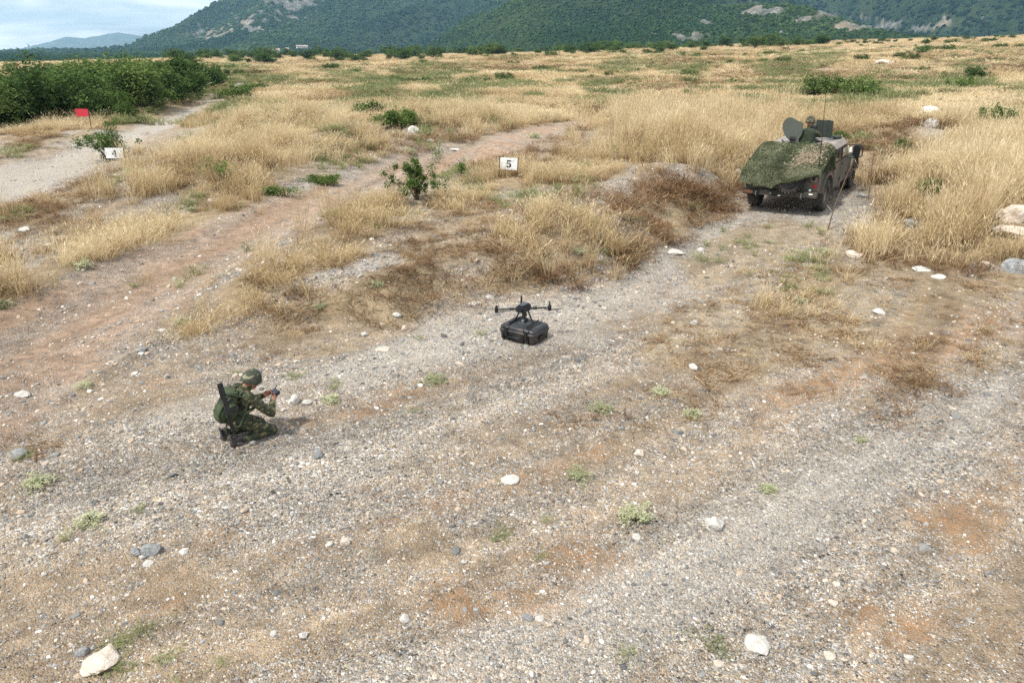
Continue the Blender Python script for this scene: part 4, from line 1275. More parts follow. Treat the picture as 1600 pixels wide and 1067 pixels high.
# pixel, width px, height px, material, tall, label
ROCKS = [
    (163, 1034, 52, 30, R_PINK, 'large cream boulder at the bottom left of the gravel'),
    (1115, 826, 30, 26, R_WHITE, 'bright white stone alone on the gravel at lower right'),
    (1184, 1011, 32, 22, R_WHITE, 'flat white stone near the bottom edge, right of centre'),
    (796, 752, 24, 13, R_WHITE, 'white stone with dark side in the middle of the gravel'),
    (497, 714, 15, 14, R_GREY, 'grey stone to the right of the kneeling soldier'),
    (461, 629, 18, 16, R_WHITE, 'white stone just in front of the soldier hands, left of two'),
    (480, 631, 14, 9, R_WHITE, 'white stone just in front of the soldier hands, right of two'),
    (239, 863, 26, 20, R_GREY, 'grey boulder with pale chips around it at lower left'),
    (224, 874, 9, 8, R_WHITE, 'small pale chip left of the grey boulder'),
    (233, 882, 12, 7, R_WHITE, 'flat pale chip in front of the grey boulder'),
    (213, 866, 14, 12, R_GREY, 'pale grey chip behind and left of the grey boulder'),
    (31, 714, 20, 13, R_GREY, 'grey stone near the left edge level with the soldier boots'),
    (131, 1021, 16, 12, R_GREY, 'small bluish stone touching the cream boulder at left'),
    (330, 318, 8, 7, R_WHITE, 'small white stone on the upper edge of the dirt track'),
    (37, 360, 14, 5, R_WHITE, 'flat white stone on the grey ground at left edge, upper'),
    (76, 385, 13, 5, R_WHITE, 'flat white stone on the grey ground at left edge, lower'),
    (647, 208, 15, 12, R_WHITE, 'white boulder at the foot of the green bramble'),
    (672, 222, 12, 5, R_WHITE, 'flat white stone right of the boulder by the bramble'),
    (710, 235, 16, 4, R_WHITE, 'flat pale slab lying behind the board numbered 5'),
    (598, 547, 18, 8, R_PINK, 'flat pale stone left of the black case'),
    (620, 495, 12, 8, R_WHITE, 'white stone at the lower edge of the brown scrub'),
    (633, 516, 8, 9, R_PINK, 'small pinkish stone below the brown scrub'),
    (570, 525, 11, 8, R_WHITE, 'white stone on the gravel between scrub and soldier'),
    (741, 475, 16, 5, R_WHITE, 'flat white slab behind the drone, left one'),
    (764, 466, 12, 6, R_WHITE, 'flat white slab behind the drone, right one'),
    (1055, 396, 28, 8, R_WHITE, 'long white slab beside the lane below the vehicle'),
    (1095, 394, 13, 8, R_WHITE, 'white stone right of the long slab beside the lane'),
    (1585, 342, 54, 40, R_PINK, 'big orange-tinted boulder at the right edge, upper of two'),
    (1578, 368, 52, 24, R_PINK, 'big pale boulder at the right edge, lower of two'),
    (1592, 425, 44, 34, R_GREY, 'big blue-grey boulder at the right edge below the grass'),
    (1426, 354, 22, 13, R_GREY, 'grey boulder half hidden in the pale grass'),
    (1332, 402, 22, 12, R_PINK, 'orange-tinted boulder at the front edge of the pale grass'),
    (1455, 186, 34, 18, R_WHITE, 'white boulder on the bank right of the vehicle, upper of two'),
    (1456, 200, 26, 12, R_WHITE, 'white boulder on the bank right of the vehicle, lower of two'),
    (1347, 309, 12, 8, R_GREY, 'pale stone in the lane right of the vehicle wheels'),
    (1520, 418, 11, 8, R_GREY, 'grey stone in the stony patch below the grass'),
    (1536, 416, 12, 8, R_PINK, 'pink stone in the stony patch below the grass'),
    (1440, 423, 20, 6, R_WHITE, 'flat white slab on the reddish patch below the grass'),
    (1464, 434, 16, 5, R_WHITE, 'second flat white slab on the reddish patch below the grass'),
    (1375, 489, 18, 7, R_WHITE, 'flat white slab on the slope at right, between weeds'),
    (1085, 508, 12, 9, R_WHITE, 'white stone left of the weed tuft at right of the case'),
    (1084, 576, 16, 10, R_WHITE, 'white stone on the bare ground right of the case'),
    (1000, 712, 14, 12, R_PINK, 'cream stone on the gravel right of centre'),
    (725, 881, 10, 8, R_WHITE, 'small white stone on gravel below the middle'),
    (824, 966, 15, 10, R_GREY, 'grey white stone near the bottom edge, left of pair'),
    (842, 968, 11, 7, R_WHITE, 'white stone near the bottom edge, right of pair'),
    (633, 970, 15, 12, R_WHITE, 'white angular stone near the bottom edge left of centre'),
    (516, 852, 12, 8, R_WHITE, 'white stone on brown earth below the soldier, left one'),
    (538, 850, 14, 12, R_PINK, 'cream stone on brown earth below the soldier, right one'),
    (427, 992, 10, 8, R_WHITE, 'white stone at the bottom, right of the cream boulder'),
    (474, 996, 14, 12, R_WHITE, 'tilted white stone at the bottom, left of the middle'),
    (995, 842, 12, 9, R_WHITE, 'bright white pebble right of the brown earth patch'),
    (1300, 944, 12, 9, R_PINK, 'cream stone at lower right on grey gravel'),
    (1296, 1027, 14, 9, R_PINK, 'cream stone near the bottom right corner, left one'),
    (1420, 1030, 12, 8, R_WHITE, 'white stone near the bottom right corner, right one'),
    (1122, 1040, 13, 9, R_PINK, 'cream stone at the bottom edge, left of flat white stone'),
    (222, 548, 14, 7, R_GREY, 'flat grey stone on the dirt track at left'),
    (254, 517, 11, 5, R_WHITE, 'pale flat stone on the dirt track above it'),
    (36, 618, 16, 8, R_WHITE, 'white flat stone near the left edge above the soldier'),
    (1167, 180, 8, 5, R_WHITE, 'small white stone in grass behind the vehicle'),
    (1152, 260, 9, 6, R_WHITE, 'white stone beside the left side of the vehicle, upper'),
    (1153, 271, 9, 7, R_WHITE, 'white stone beside the left side of the vehicle, lower'),
    (118, 231, 7, 5, R_WHITE, 'white stone on the left bank of the road'),
    (1380, 100, 18, 5, R_PINK, 'long pale slab on the plain at right'),
    (1395, 101, 9, 4, R_WHITE, 'small white stone beside the long slab on the plain'),
]
ROCK_MESH = {}
for i, (px, py, w, h, mat, lab) in enumerate(ROCKS):
    x, y, z = at(px, py)
    dist = math.sqrt(x * x + y * y + (CAM_H - z) ** 2)
    mpp = dist / FPX
    key = (i % 7, mat.name)
    if key not in ROCK_MESH:
        ROCK_MESH[key] = stone_mesh('rock', 600 + i, 4 if w >= 30 else 3, mat, 0.5, 10)
        ROCK_MESH[key].polygons.foreach_set('use_smooth', [True] * len(ROCK_MESH[key].polygons))
        ROCK_MESH[key].set_sharp_from_angle(angle=math.radians(32))
    ang = math.asin(min(1, (CAM_H - z) / dist))
    hw = w * mpp * (0.55 if w < 40 else 0.44)
    hh_ = max(0.25 * hw, (h * mpp - 0.9 * hw * math.sin(ang)) / max(0.3, math.cos(ang)) * 0.75)
    if w >= 40: hh_ *= 0.6
    o = tag(link('rock', ROCK_MESH[key]), lab, 'rock')
    o.location = (x, y, z + hh_ * 0.30)
    o.scale = (hw * 1.08, hw * 0.92, hh_)
    o.rotation_euler = (random.uniform(-.15, .15), random.uniform(-.15, .15), math.atan2(-x, y) + random.uniform(-.5, .5))

# ------------------------------------------------------------------ small plants on the gravel
CUSH = [make_shrub(700 + i, 0.40, 0.20, 40, 800, 0.017, M_LEAFG, 0.08, 5, 0.4) for i in range(3)]
PLANTS = [
    (60, 758, 1.05, 'round grey-green cushion plant on gravel near the left edge'),
    (141, 817, 0.95, 'thin grey-green cushion plant below the round one at left'),
    (680, 596, 1.0, 'pale green cushion plant on gravel left of the case'),
    (517, 628, 0.85, 'yellow-green cushion plant right of the two white stones'),
    (130, 418, 1.25, 'large pale cushion plant on the upper edge of the dirt track'),
    (500, 482, 0.9, 'white-flowered plant below the grass strip, left'),
    (590, 449, 0.9, 'white-flowered plant below the grass strip, right'),
    (992, 812, 1.15, 'sparse green weed right of centre on the gravel'),
    (903, 746, 0.9, 'low green weed on gravel, between two white stones'),
    (1032, 616, 0.85, 'green weed on the bare ground right of the case'),
    (1082, 652, 0.9, 'green weed further right on the bare ground'),
    (940, 642, 0.95, 'grey-green weed below and right of the case'),
    (1200, 768, 0.7, 'small pale weed on gravel at right'),
    (820, 541, 0.32, 'tiny yellow-green weed in front of the black case'),
    (1290, 398, 1.1, 'white-flowered weed in the lane below the vehicle'),
    (1250, 473, 0.9, 'white-flowered weed on the slope right of the case'),
    (5, 480, 1.1, 'pale cushion plant at the left edge of the dirt track'),
    (370, 325, 1.0, 'pale green plant in the grass above the track'),
    (300, 330, 0.9, 'dull green plant in the grass above the track, left of another'),
    (640, 240, 1.2, 'pale cushion plant by the flat slab behind board 5'),
    (835, 216, 1.3, 'pale round cushion plant on the track edge beyond board 5'),
    (1450, 250, 1.0, 'grey-green plant on the bank beside the right bramble'),
    (1345, 690, 0.55, 'small reddish dry weed on gravel at right'),
    (205, 275, 1.4, 'pale green plant at the foot of the tall grass by board 4'),
    (905, 395, 0.9, 'grey green plant at the foot of the golden mound'),
    (285, 505, 0.8, 'low green plant growing in the dirt track'),
    (133, 605, 0.7, 'low green weed on gravel above the soldier at left'),
]
for i, (px, py, s, lab) in enumerate(PLANTS):
    x, y, z = at(px, py)
    k = s * max(1.0, math.hypot(x, y) / 13.0) ** 0.55
    if px == 820: y -= 0.0
    place_shrub('cushion_plant', CUSH[i % 3], (x, y, z - 0.02), (k * 0.85, k * 0.85, k * 0.6), i * 1.3, lab, 'plant')

M_STALK = plain('dry_stalk', lin(96, 80, 62), 0.95, 0, 0.3, 20, 0)
mb = MB(); mb.tube([(0, 0, -.05), (.1, .05, .6), (.32, .2, 1.25), (.52, .35, 1.75)], [.02, .016, .011, .004], 6)
for k in range(5): mb.tube([(.1 + .08 * k, .05 + .055 * k, .6 + .22 * k), (.16 + .08 * k, .0 + .05 * k, .8 + .22 * k)], [.007, .003], 5)
x, y, z = at(1293, 360)
tag(mb.build('dry_stalk', M_STALK), 'thin bent dead stalk rising in front of the vehicle right wheels', 'stalk').location = (x, y, z)
mb = MB(); mb.tube([(0, 0, -.05), (-.05, 0, .7), (-.10, .02, 1.5)], [.015, .011, .004], 6)
for k in range(6): mb.tube([(-.03 - .01 * k, 0, .4 + .16 * k), (.06 * (-1) ** k - .03, 0, .58 + .16 * k)], [.008, .004], 5)
x, y, z = at(1357, 312)
tag(mb.build('dry_stalk', M_STALK), 'upright dead stalk right of the vehicle front wheel', 'stalk').location = (x, y, z)

# ------------------------------------------------------------------ houses at the foot of the mountain
M_PLAST = plain('pale_plaster', lin(214, 206, 194), 0.9, 0, 0.1, 0.5, 0)
M_TILE = plain('roof_tile', lin(168, 150, 136), 0.9, 0, 0.2, 1.0, 0)
M_HWIN = plain('dark_window', lin(60, 62, 64), 0.4, 0, 0.1, 1.0, 0)
for px, r, w, lab in ((472, 1480, 20, 'long pale farmhouse with tiled roof at the mountain foot'), (448, 1440, 6, 'small pale house left of the long farmhouse'),
                      (434, 1430, 5, 'tiny house second from the left on the slope'), (419, 1420, 5, 'tiny leftmost house on the wooded slope'), (431, 1060, 7, 'lone pale house below the others by a clearing')):
    a = math.atan((px - 800) / (FPX / math.cos(PITCH)) * 0.93)
    a = math.atan2((px - 800), FPX * math.cos(PITCH) + (533.5 - 75) * math.sin(PITCH))
    x, y = r * math.sin(a), r * math.cos(a); z = float(mz(np.array([float(r)]), np.array([a]))[0])
    t = thing('house', lab, 'house', (x, y, z + 2.5), -a + 0.25)
    h = 3.6
    MB().box((0, 0, h / 2), (w, 6, h)).build('wall', M_PLAST, t)
    MB().prism([(-3.4, 0), (3.4, 0), (0, 1.8)], w + 1.2, Matrix.Translation((0, 0, h + .01)) @ Matrix.Rotation(math.pi / 2, 4, 'Z') @ Matrix.Rotation(math.pi / 2, 4, 'X')).build('roof', M_TILE, t)
    for k in range(max(2, int(w / 4))):
        MB().box((-w / 2 + 2 + k * 4 if w > 9 else -w / 4 + k * w / 2, -3.05, 2.0), (1.2, 0.16, 1.3)).build('window', M_HWIN, t)
    MB().box((w * 0.28, 0.4, h + 1.8), (0.7, 0.7, 1.4)).build('chimney', M_PLAST, t)

# ------------------------------------------------------------------ range boards
M_BOARD = plain('white_board', lin(242, 242, 240), 0.6, 0, 0.05, 3, 0.03)
M_INK = plain('black_paint', lin(22, 22, 22), 0.7, 0, 0.2, 9, 0)
M_POST = plain('dark_post', lin(36, 34, 34), 0.7, 0, 0.3, 9, 0)
M_RED = plain('red_board', lin(198, 44, 62), 0.6, 0, 0.12, 3, 0.03)
FACE = Matrix.Rotation(math.pi / 2, 4, 'X')


def arc(cx, cy, rx, ry, a0, a1, n=14):
    return [(cx + rx * math.cos(math.radians(a0 + (a1 - a0) * k / n)), cy + ry * math.sin(math.radians(a0 + (a1 - a0) * k / n))) for k in range(n + 1)]


def five():
    polys = [[(-.26, .50), (.30, .50), (.33, .58), (.26, .34), (-.20, .34)][0:2] + [(.30, .34), (-.26, .34)],       # top bar
             [(-.26, .33), (-.17, .33), (-.17, .02), (-.26, .02)]]                                                   # thin stem
    out = arc(.0, -.17, .34, .33, 130, -150); inn = arc(-.02, -.17, .13, .24, -150, 130)
    polys.append(out + inn)                                                                                          # bowl
    polys.append(arc(-.22, -.34, .11, .11, 0, 360, 12)[:-1])                                                         # ball end
    return polys


def four():
    return [[(.02, .50), (.20, .50), (.20, -.32), (.02, -.32)], [(-.08, -.42), (.32, -.42), (.32, -.50), (-.08, -.50)],
            [(-.04, .44), (-.04, .28), (-.26, -.10), (-.36, -.10)], [(-.36, -.12), (-.04, -.12), (-.04, -.20), (-.36, -.20)], [(.06, -.33), (.16, -.33), (.16, -.41), (.06, -.41)]]


def range_board(name, label, px_base, w, h, zc, mat, glyph, lean, posts, gsize=0.5):
    x, y, z = at(*px_base)
    t = thing(name, label, 'sign', (x, y, z), math.atan2(-x, y))
    t.rotation_euler = (lean[0], lean[1], math.atan2(-x, y) * 0.45)
    MB().box((0, 0, zc), (w, 0.02, h)).build('board', mat, t, bevel=0.004)
    for s in posts:
        MB().box((s * (w / 2 + 0.012), 0.016, (zc + h / 2 + 0.02) / 2 - 0.1), (0.035, 0.035, zc + h / 2 + 0.24)).build('post', M_POST, t)
    if glyph:
        mb = MB()
        for p in glyph:
            mb.prism([(q[0] * gsize * h * 1.25, q[1] * gsize * h * 1.25) for q in p], 0.006, Matrix.Translation((0.0, -0.0135, zc)) @ FACE)
        mb.build('numeral', M_INK, t)
    return t


range_board('range_board', 'white board with black number 5 on two dark posts', (794, 277), 0.58, 0.39, 0.44, M_BOARD, five(), (0.06, 0.05), (-1, 1))
range_board('range_board', 'white board with black number 4 in tall grass', (184, 268), 0.62, 0.38, 0.66, M_BOARD, four(), (0.02, 0.03), (1,))
range_board('warning_board', 'plain red board on a post near the thicket', (133, 203), 0.66, 0.42, 0.95, M_RED, None, (0.0, 0.03), (1,))

# ------------------------------------------------------------------ the military vehicle
VP = [lin(62, 68, 56), lin(100, 78, 68), lin(78, 84, 70), lin(106, 84, 74)]
M_VEH = camo('vehicle_camouflage_paint', VP, 1.5, 0.8, (1, 1, 1), 0.04, 0.28)
M_ROOF = camo('dusty_roof_paint', [lin(120, 116, 110), lin(138, 128, 122), lin(112, 112, 104)], 1.4, 0.7, (1, 1, 1), 0.03, 0.75)
M_VDARK = plain('dark_chassis', lin(34, 36, 34), 0.8, 0, 0.4, 6, 0.1, 0.25)
M_TYRE = plain('tyre_rubber', lin(38, 38, 38), 0.9, 0, 0.3, 8, 0.2, 0.35)
M_RIM = plain('dusty_rim', lin(92, 90, 84), 0.8, 0, 0.2, 8, 0.1, 0.7)
M_HATCH = plain('grey_green_armour', lin(88, 93, 85), 0.7, 0, 0.08, 4, 0.05)
M_SHIELD = plain('dark_green_armour', lin(46, 52, 46), 0.7, 0, 0.12, 4, 0.05)
M_BLACK = plain('black_plastic', lin(20, 20, 21), 0.5, 0, 0.2, 9, 0.02)
M_GUN = plain('gun_metal', lin(48, 49, 52), 0.45, 0.4, 0.2, 12, 0.02)
m, nt, p, out = nodes('smoked_glass'); p.inputs['Base Color'].default_value = lin(30, 34, 34); p.inputs['Roughness'].default_value = 0.12
nt.links.new(mrange(nt, noise(nt, 6, 4), 0.3, 0.7, 0.08, 0.25), p.inputs['Roughness']); M_GLASS = m
M_LAMP = plain('red_lens', lin(190, 20, 26), 0.3, 0, 0.1, 9, 0)
M_LAMPO = plain('amber_lens', lin(104, 70, 52), 0.35, 0, 0.15, 9, 0)
M_LAMPG = plain('lamp_housing', lin(150, 130, 124), 0.5, 0, 0.15, 9, 0)
M_SAND = plain('sand_pane', lin(196, 186, 150), 0.7, 0, 0.1, 9, 0)

veh = thing('military_vehicle', 'camouflaged four wheeled military vehicle with roof turret under a net', 'vehicle', tuple(VPOS))
veh.rotation_euler = (VROL, VPIT, VYAW)
XZ = Matrix(((1, 0, 0, 0), (0, 0, -1, 0), (0, 1, 0, 0), (0, 0, 0, 1)))      # profile XY -> vehicle XZ, extruded along Y


def arch(cx, a0, a1, r=0.57, cz=0.44, n=10):
    return [(cx + r * math.cos(math.radians(a0 + (a1 - a0) * k / n)), cz + r * math.sin(math.radians(a0 + (a1 - a0) * k / n))) for k in range(n + 1)]


prof = [(-.74, .62), (-.80, .70), (-.80, 1.08), (-.76, 1.16), (2.42, 1.16), (2.55, 1.20), (3.45, 1.10), (3.70, 1.02), (3.74, .80), (3.80, .62)]
prof += arch(3.30, 22, 172) + [(2.70, .46), (.62, .44)] + arch(0.0, 4, 160)
MB().prism(prof, 2.0, XZ).build('body', M_VEH, veh, smooth=30, bevel=0.035)
MB().box((1.5, 0, .60), (4.3, 1.12, .30)).build('chassis', M_VDARK, veh, bevel=0.02)
# fender flares
for sx in (0.0, 3.30):
    for sy in (1, -1):
        mb = MB()
        o_, i_ = arch(sx, 8, 165, 0.63), arch(sx, 165, 8, 0.57)
        mb.prism(o_ + i_, 0.10, Matrix.Translation((0, sy * 1.035, 0)) @ XZ)
        mb.build('fender_flare', M_VEH, veh, smooth=35)
mb = MB()                                                                    # cab walls up to the roof edge
mb.hexa([(.30, -.992, 1.161), (2.42, -.992, 1.161), (2.42, .992, 1.161), (.30, .992, 1.161), (.30, -.965, 1.56), (2.30, -.965, 1.56), (2.30, .965, 1.56), (.30, .965, 1.56)])
mb.build('cab', M_VEH, veh, bevel=0.02)
mb = MB()
mb.hexa([(.26, -1.0, 1.545), (2.36, -1.0, 1.545), (2.36, 1.0, 1.545), (.26, 1.0, 1.545), (.26, -.89, 1.69), (2.26, -.89, 1.69), (2.26, .89, 1.69), (.26, .89, 1.69)])
mb.build('roof', M_ROOF, veh, bevel=0.015)
mb = MB()
mb.hexa([(-.765, -.93, 1.161), (.255, -.93, 1.161), (.255, .93, 1.161), (-.765, .93, 1.161), (-.74, -.9, 1.21), (.255, -.88, 1.66), (.255, .88, 1.66), (-.74, .9, 1.21)])
mb.build('slant_back', M_VEH, veh, bevel=0.02)
for sy in (-1, 1):
    for x0, x1 in ((.72, 1.545), (1.60, 2.40)):
        d = MB().box(((x0 + x1) / 2, sy * 1.008, .80), (x1 - x0, .03, .70)).build('door', M_VEH, veh, bevel=0.012)
        MB().box((x0 + .13, sy * 1.032, 1.03), (.14, .03, .035)).build('handle', M_BLACK, d, bevel=0.008)
        MB().box((x1 - .03, sy * 1.03, .62), (.05, .03, .09)).build('hinge', M_VDARK, d)
        w = MB().hexa([(x0 + .05, sy * 1.002 - .008, 1.19), (x1 - .05, sy * 1.002 - .008, 1.19), (x1 - .05, sy * 1.002 + .008, 1.19), (x0 + .05, sy * 1.002 + .008, 1.19),
                       (x0 + .05, sy * .986 - .008, 1.50), (x1 - .13, sy * .986 - .008, 1.50), (x1 - .13, sy * .986 + .008, 1.50), (x0 + .05, sy * .986 + .008, 1.50)]).build('window', M_BLACK, veh)
        g = .035
        MB().hexa([(x0 + .05 + g, sy * 1.012 - .006, 1.19 + g), (x1 - .05 - g, sy * 1.012 - .006, 1.19 + g), (x1 - .05 - g, sy * 1.012 + .006, 1.19 + g), (x0 + .05 + g, sy * 1.012 + .006, 1.19 + g),
                   (x0 + .05 + g, sy * .998 - .006, 1.50 - g), (x1 - .13 - g, sy * .998 - .006, 1.50 - g), (x1 - .13 - g, sy * .998 + .006, 1.50 - g), (x0 + .05 + g, sy * .998 + .006, 1.50 - g)]).build('pane', M_GLASS, w)
MB().box((2.33, -1.02, 1.34), (.05, .03, .26)).build('quarter_pane', M_SAND, veh)
AXY = Matrix.Rotation(math.pi / 2, 4, 'X')


def wheel(c, parent, name='wheel', M0=None, out=1):
    M = Matrix.Translation(c) @ (M0 if M0 is not None else AXY)
    R_, W_ = 0.455, 0.30
    e = link(name, None, parent)
    mb = MB(); mb.lathe([(.25, -W_ / 2 + .03), (.33, -W_ / 2), (.40, -W_ / 2 + .01), (R_ - .02, -W_ / 2 + .05), (R_ - .012, 0), (R_ - .02, W_ / 2 - .05), (.40, W_ / 2 - .01), (.33, W_ / 2), (.25, W_ / 2 - .03)], 36, M, close=True)
    for k in range(26):
        a = 2 * math.pi * k / 26
        for s in (-1, 1):
            q = a + (0.12 if s > 0 else 0)
            rot = (M.to_3x3() @ Matrix.Rotation(q, 3, 'Z') @ Matrix.Rotation(s * 0.35, 3, 'X'))
            mb.box(M @ Vector(((R_ - .012) * math.cos(q), (R_ - .012) * math.sin(q), s * .075)), (.035, .055, .13), rot)
    mb.build('tyre', M_TYRE, e, smooth=40)
    mb = MB(); mb.lathe([(.03, .06), (.12, .06), (.15, .02), (.20, .01), (.22, .06), (.262, .10), (.262, -.10), (.03, -.10)], 28, M)
    for k in range(8):
        a = 2 * math.pi * k / 8
        mb.lathe([(.013, .0), (.013, .035)], 6, M @ Matrix.Translation((.175 * math.cos(a), .175 * math.sin(a), 0)))
    mb.build('rim', M_RIM, e, smooth=35)
    return e


for cx in (0.0, 3.30):
    wheel((cx, -.915, .455), veh, 'wheel', AXY)
    wheel((cx, .915, .455), veh, 'wheel', Matrix.Rotation(-math.pi / 2, 4, 'X'))
wheel((-.965, -.27, 1.03), veh, 'spare_wheel', Matrix.Rotation(-math.pi / 2, 4, 'Y') @ Matrix.Scale(.86, 4))
for cx in (0.0, 3.30):
    MB().tube([(cx, -.8, .46), (cx, .8, .46)], .06, 10).build('axle', M_VDARK, veh)
# rear bumper
bp = MB().box((-.90, 0, .60), (.12, 2.04, .16)).build('rear_bumper', M_VDARK, veh, bevel=0.015)
for y in (-.62, .62):
    MB().tube([(-.97, y, .64), (-1.03, y, .60), (-1.04, y, .54), (-1.0, y, .50), (-.96, y, .53)], .016, 8).build('shackle', M_RIM, bp)
MB().tube([(-.96, 0.2, .60), (-1.06, 0.2, .60), (-1.09, 0.2, .57)], [.05, .045, .03], 10).build('tow_hook', M_VDARK, bp)
MB().box((-.965, .86, .60), (.02, .26, .09)).build('rusty_plate', M_LAMPO, bp)
MB().box((-.965, -.86, .635), (.012, .10, .03)).build('marker', M_BOARD, bp)
MB().box((-.965, -.02, .545), (.012, .07, .025)).build('marker', M_BOARD, bp)
mb = MB()
for y in (-.5, .5): mb.box((-.84, y, .62), (.10, .12, .10))
mb.build('bumper_bracket', M_VDARK, bp)
MB().box((-.815, .45, .86), (.03, .78, .36)).build('tailgate', M_VEH, veh, bevel=0.01)
for sy in (-1, 1):
    c = MB().box((-.825, sy * .87, 1.02), (.05, .17, .13)).build('tail_light', M_LAMPG, veh, bevel=0.02)
    Mx = lambda y, z: Matrix.Translation((-.855, y, z)) @ Matrix.Rotation(-math.pi / 2, 4, 'Y')
    MB().lathe([(.05, 0), (.05, .01), (.035, .018)], 16, Mx(sy * .87, 1.03)).build('lens', M_VDARK, c, smooth=40)
    MB().lathe([(.045, 0), (.045, .03), (.03, .04)], 16, Matrix.Translation((-.80, sy * .91, .83)) @ Matrix.Rotation(-math.pi / 2, 4, 'Y')).build('reflector', M_LAMP, veh, smooth=40)
MB().ball((-.86, -.80, .72), .035).build('reversing_lamp', M_BOARD, veh, smooth=80)
# mirror
mm = MB().box((2.28, -1.27, 1.31), (.07, .20, .34)).build('mirror', M_BLACK, veh, bevel=0.03)
MB().tube([(2.34, -1.0, 1.12), (2.34, -1.30, 1.10), (2.34, -1.42, 1.16), (2.34, -1.43, 1.44), (2.34, -1.34, 1.50), (2.34, -1.0, 1.48)], .018, 8).build('bracket', M_BLACK, mm, smooth=60)
MB().box((2.242, -1.27, 1.31), (.004, .16, .28)).build('mirror_glass', M_GLASS, mm)
MB().box((2.30, -1.10, 1.34), (.10, .07, .16)).build('side_lamp', M_BOARD, veh, bevel=0.02)
MB().lathe([(.07, 1.69), (.07, 1.71), (.14, 1.72), (.14, 1.76), (.10, 1.785)], 20, Matrix.Translation((2.05, -.72, 0))).build('navigation_dome', M_SHIELD, veh, smooth=35)
an = MB().tube([(-.84, -.97, 1.12), (-.84, -.96, 1.30)], [.03, .02], 10).build('antenna', M_BLACK, veh)
MB().tube([(-.84, -.96, 1.28), (-.84, -.96, 2.1), (-.84, -.93, 3.22)], [.012, .009, .006], 6).build('whip', M_BLACK, an)
# turret
TX, TY = 1.16, -.06
MB().lathe([(.46, 1.688), (.62, 1.688), (.62, 1.72), (.60, 1.735), (.52, 1.735), (.47, 1.72)], 48, Matrix.Translation((TX, TY, 0)), close=True).build('turret_ring', M_ROOF, veh, smooth=35)
MB().lathe([(.0005, 1.694), (.455, 1.694), (.455, 1.698), (.0005, 1.698)], 40, Matrix.Translation((TX, TY, 0))).build('turret_opening', M_BLACK, veh)
HO = [(730, 440), (735, 380), (760, 330), (800, 298), (840, 290), (880, 300), (930, 330), (975, 345), (1020, 355), (1035, 400), (1035, 480), (1020, 540), (990, 590), (950, 625), (900, 640), (850, 620), (800, 580), (760, 530)]
YZ = Matrix(((0, 0, 1, 0), (1, 0, 0, 0), (0, 1, 0, 0), (0, 0, 0, 1)))
ht = MB().prism([(-(u - 885) * .00190, (465 - v) * .00205) for u, v in HO], .035, Matrix.Translation((.74, .24, 2.10)) @ Matrix.Rotation(-.12, 4, 'Y') @ YZ).build('hatch', M_HATCH, veh, smooth=30, bevel=0.008)
MB().box((.72, .21, 1.80), (.10, .13, .22)).box((.66, .21, 1.86), (.03, .17, .03)).build('hinge_block', M_VDARK, ht)
MB().tube([(.80, .42, 1.70), (.72, .52, 1.80)], .02, 8).tube([(.66, .40, 1.70), (.60, .46, 1.75)], .02, 8).build('latch', M_VDARK, ht)
for nm, q in (('shield_panel', [(1.74, -.16), (1.74, -.47)]), ('shield_panel', [(1.74, -.47), (1.60, -.66)])):
    (xa, ya), (xb, yb) = q
    dx, dy = xb - xa, yb - ya; l = math.hypot(dx, dy); nx, ny = -dy / l * .012, dx / l * .012
    MB().hexa([(xa - nx, ya - ny, 1.76), (xb - nx, yb - ny, 1.76), (xb + nx, yb + ny, 1.76), (xa + nx, ya + ny, 1.76),
               (xa - nx, ya - ny, 2.27), (xb - nx, yb - ny, 2.25), (xb + nx, yb + ny, 2.25), (xa + nx, ya + ny, 2.27)]).build(nm, M_SHIELD, veh)
mg = MB().box((1.50, -.06, 2.10), (.42, .09, .13)).build('machine_gun', M_GUN, veh, bevel=0.01)
MB().tube([(1.70, -.06, 2.12), (2.42, -.06, 2.14)], [.022, .018], 10).build('barrel', M_GUN, mg)
MB().box((1.24, -.06, 2.09), (.14, .035, .10)).build('butt', M_GUN, mg, bevel=0.01)
MB().box((1.52, -.17, 2.06), (.18, .12, .15)).build('ammunition_box', M_SHIELD, mg, bevel=0.01)
MB().tube([(1.55, -.06, 1.73), (1.55, -.06, 2.04)], [.05, .03], 10).build('gun_mount', M_VDARK, veh)

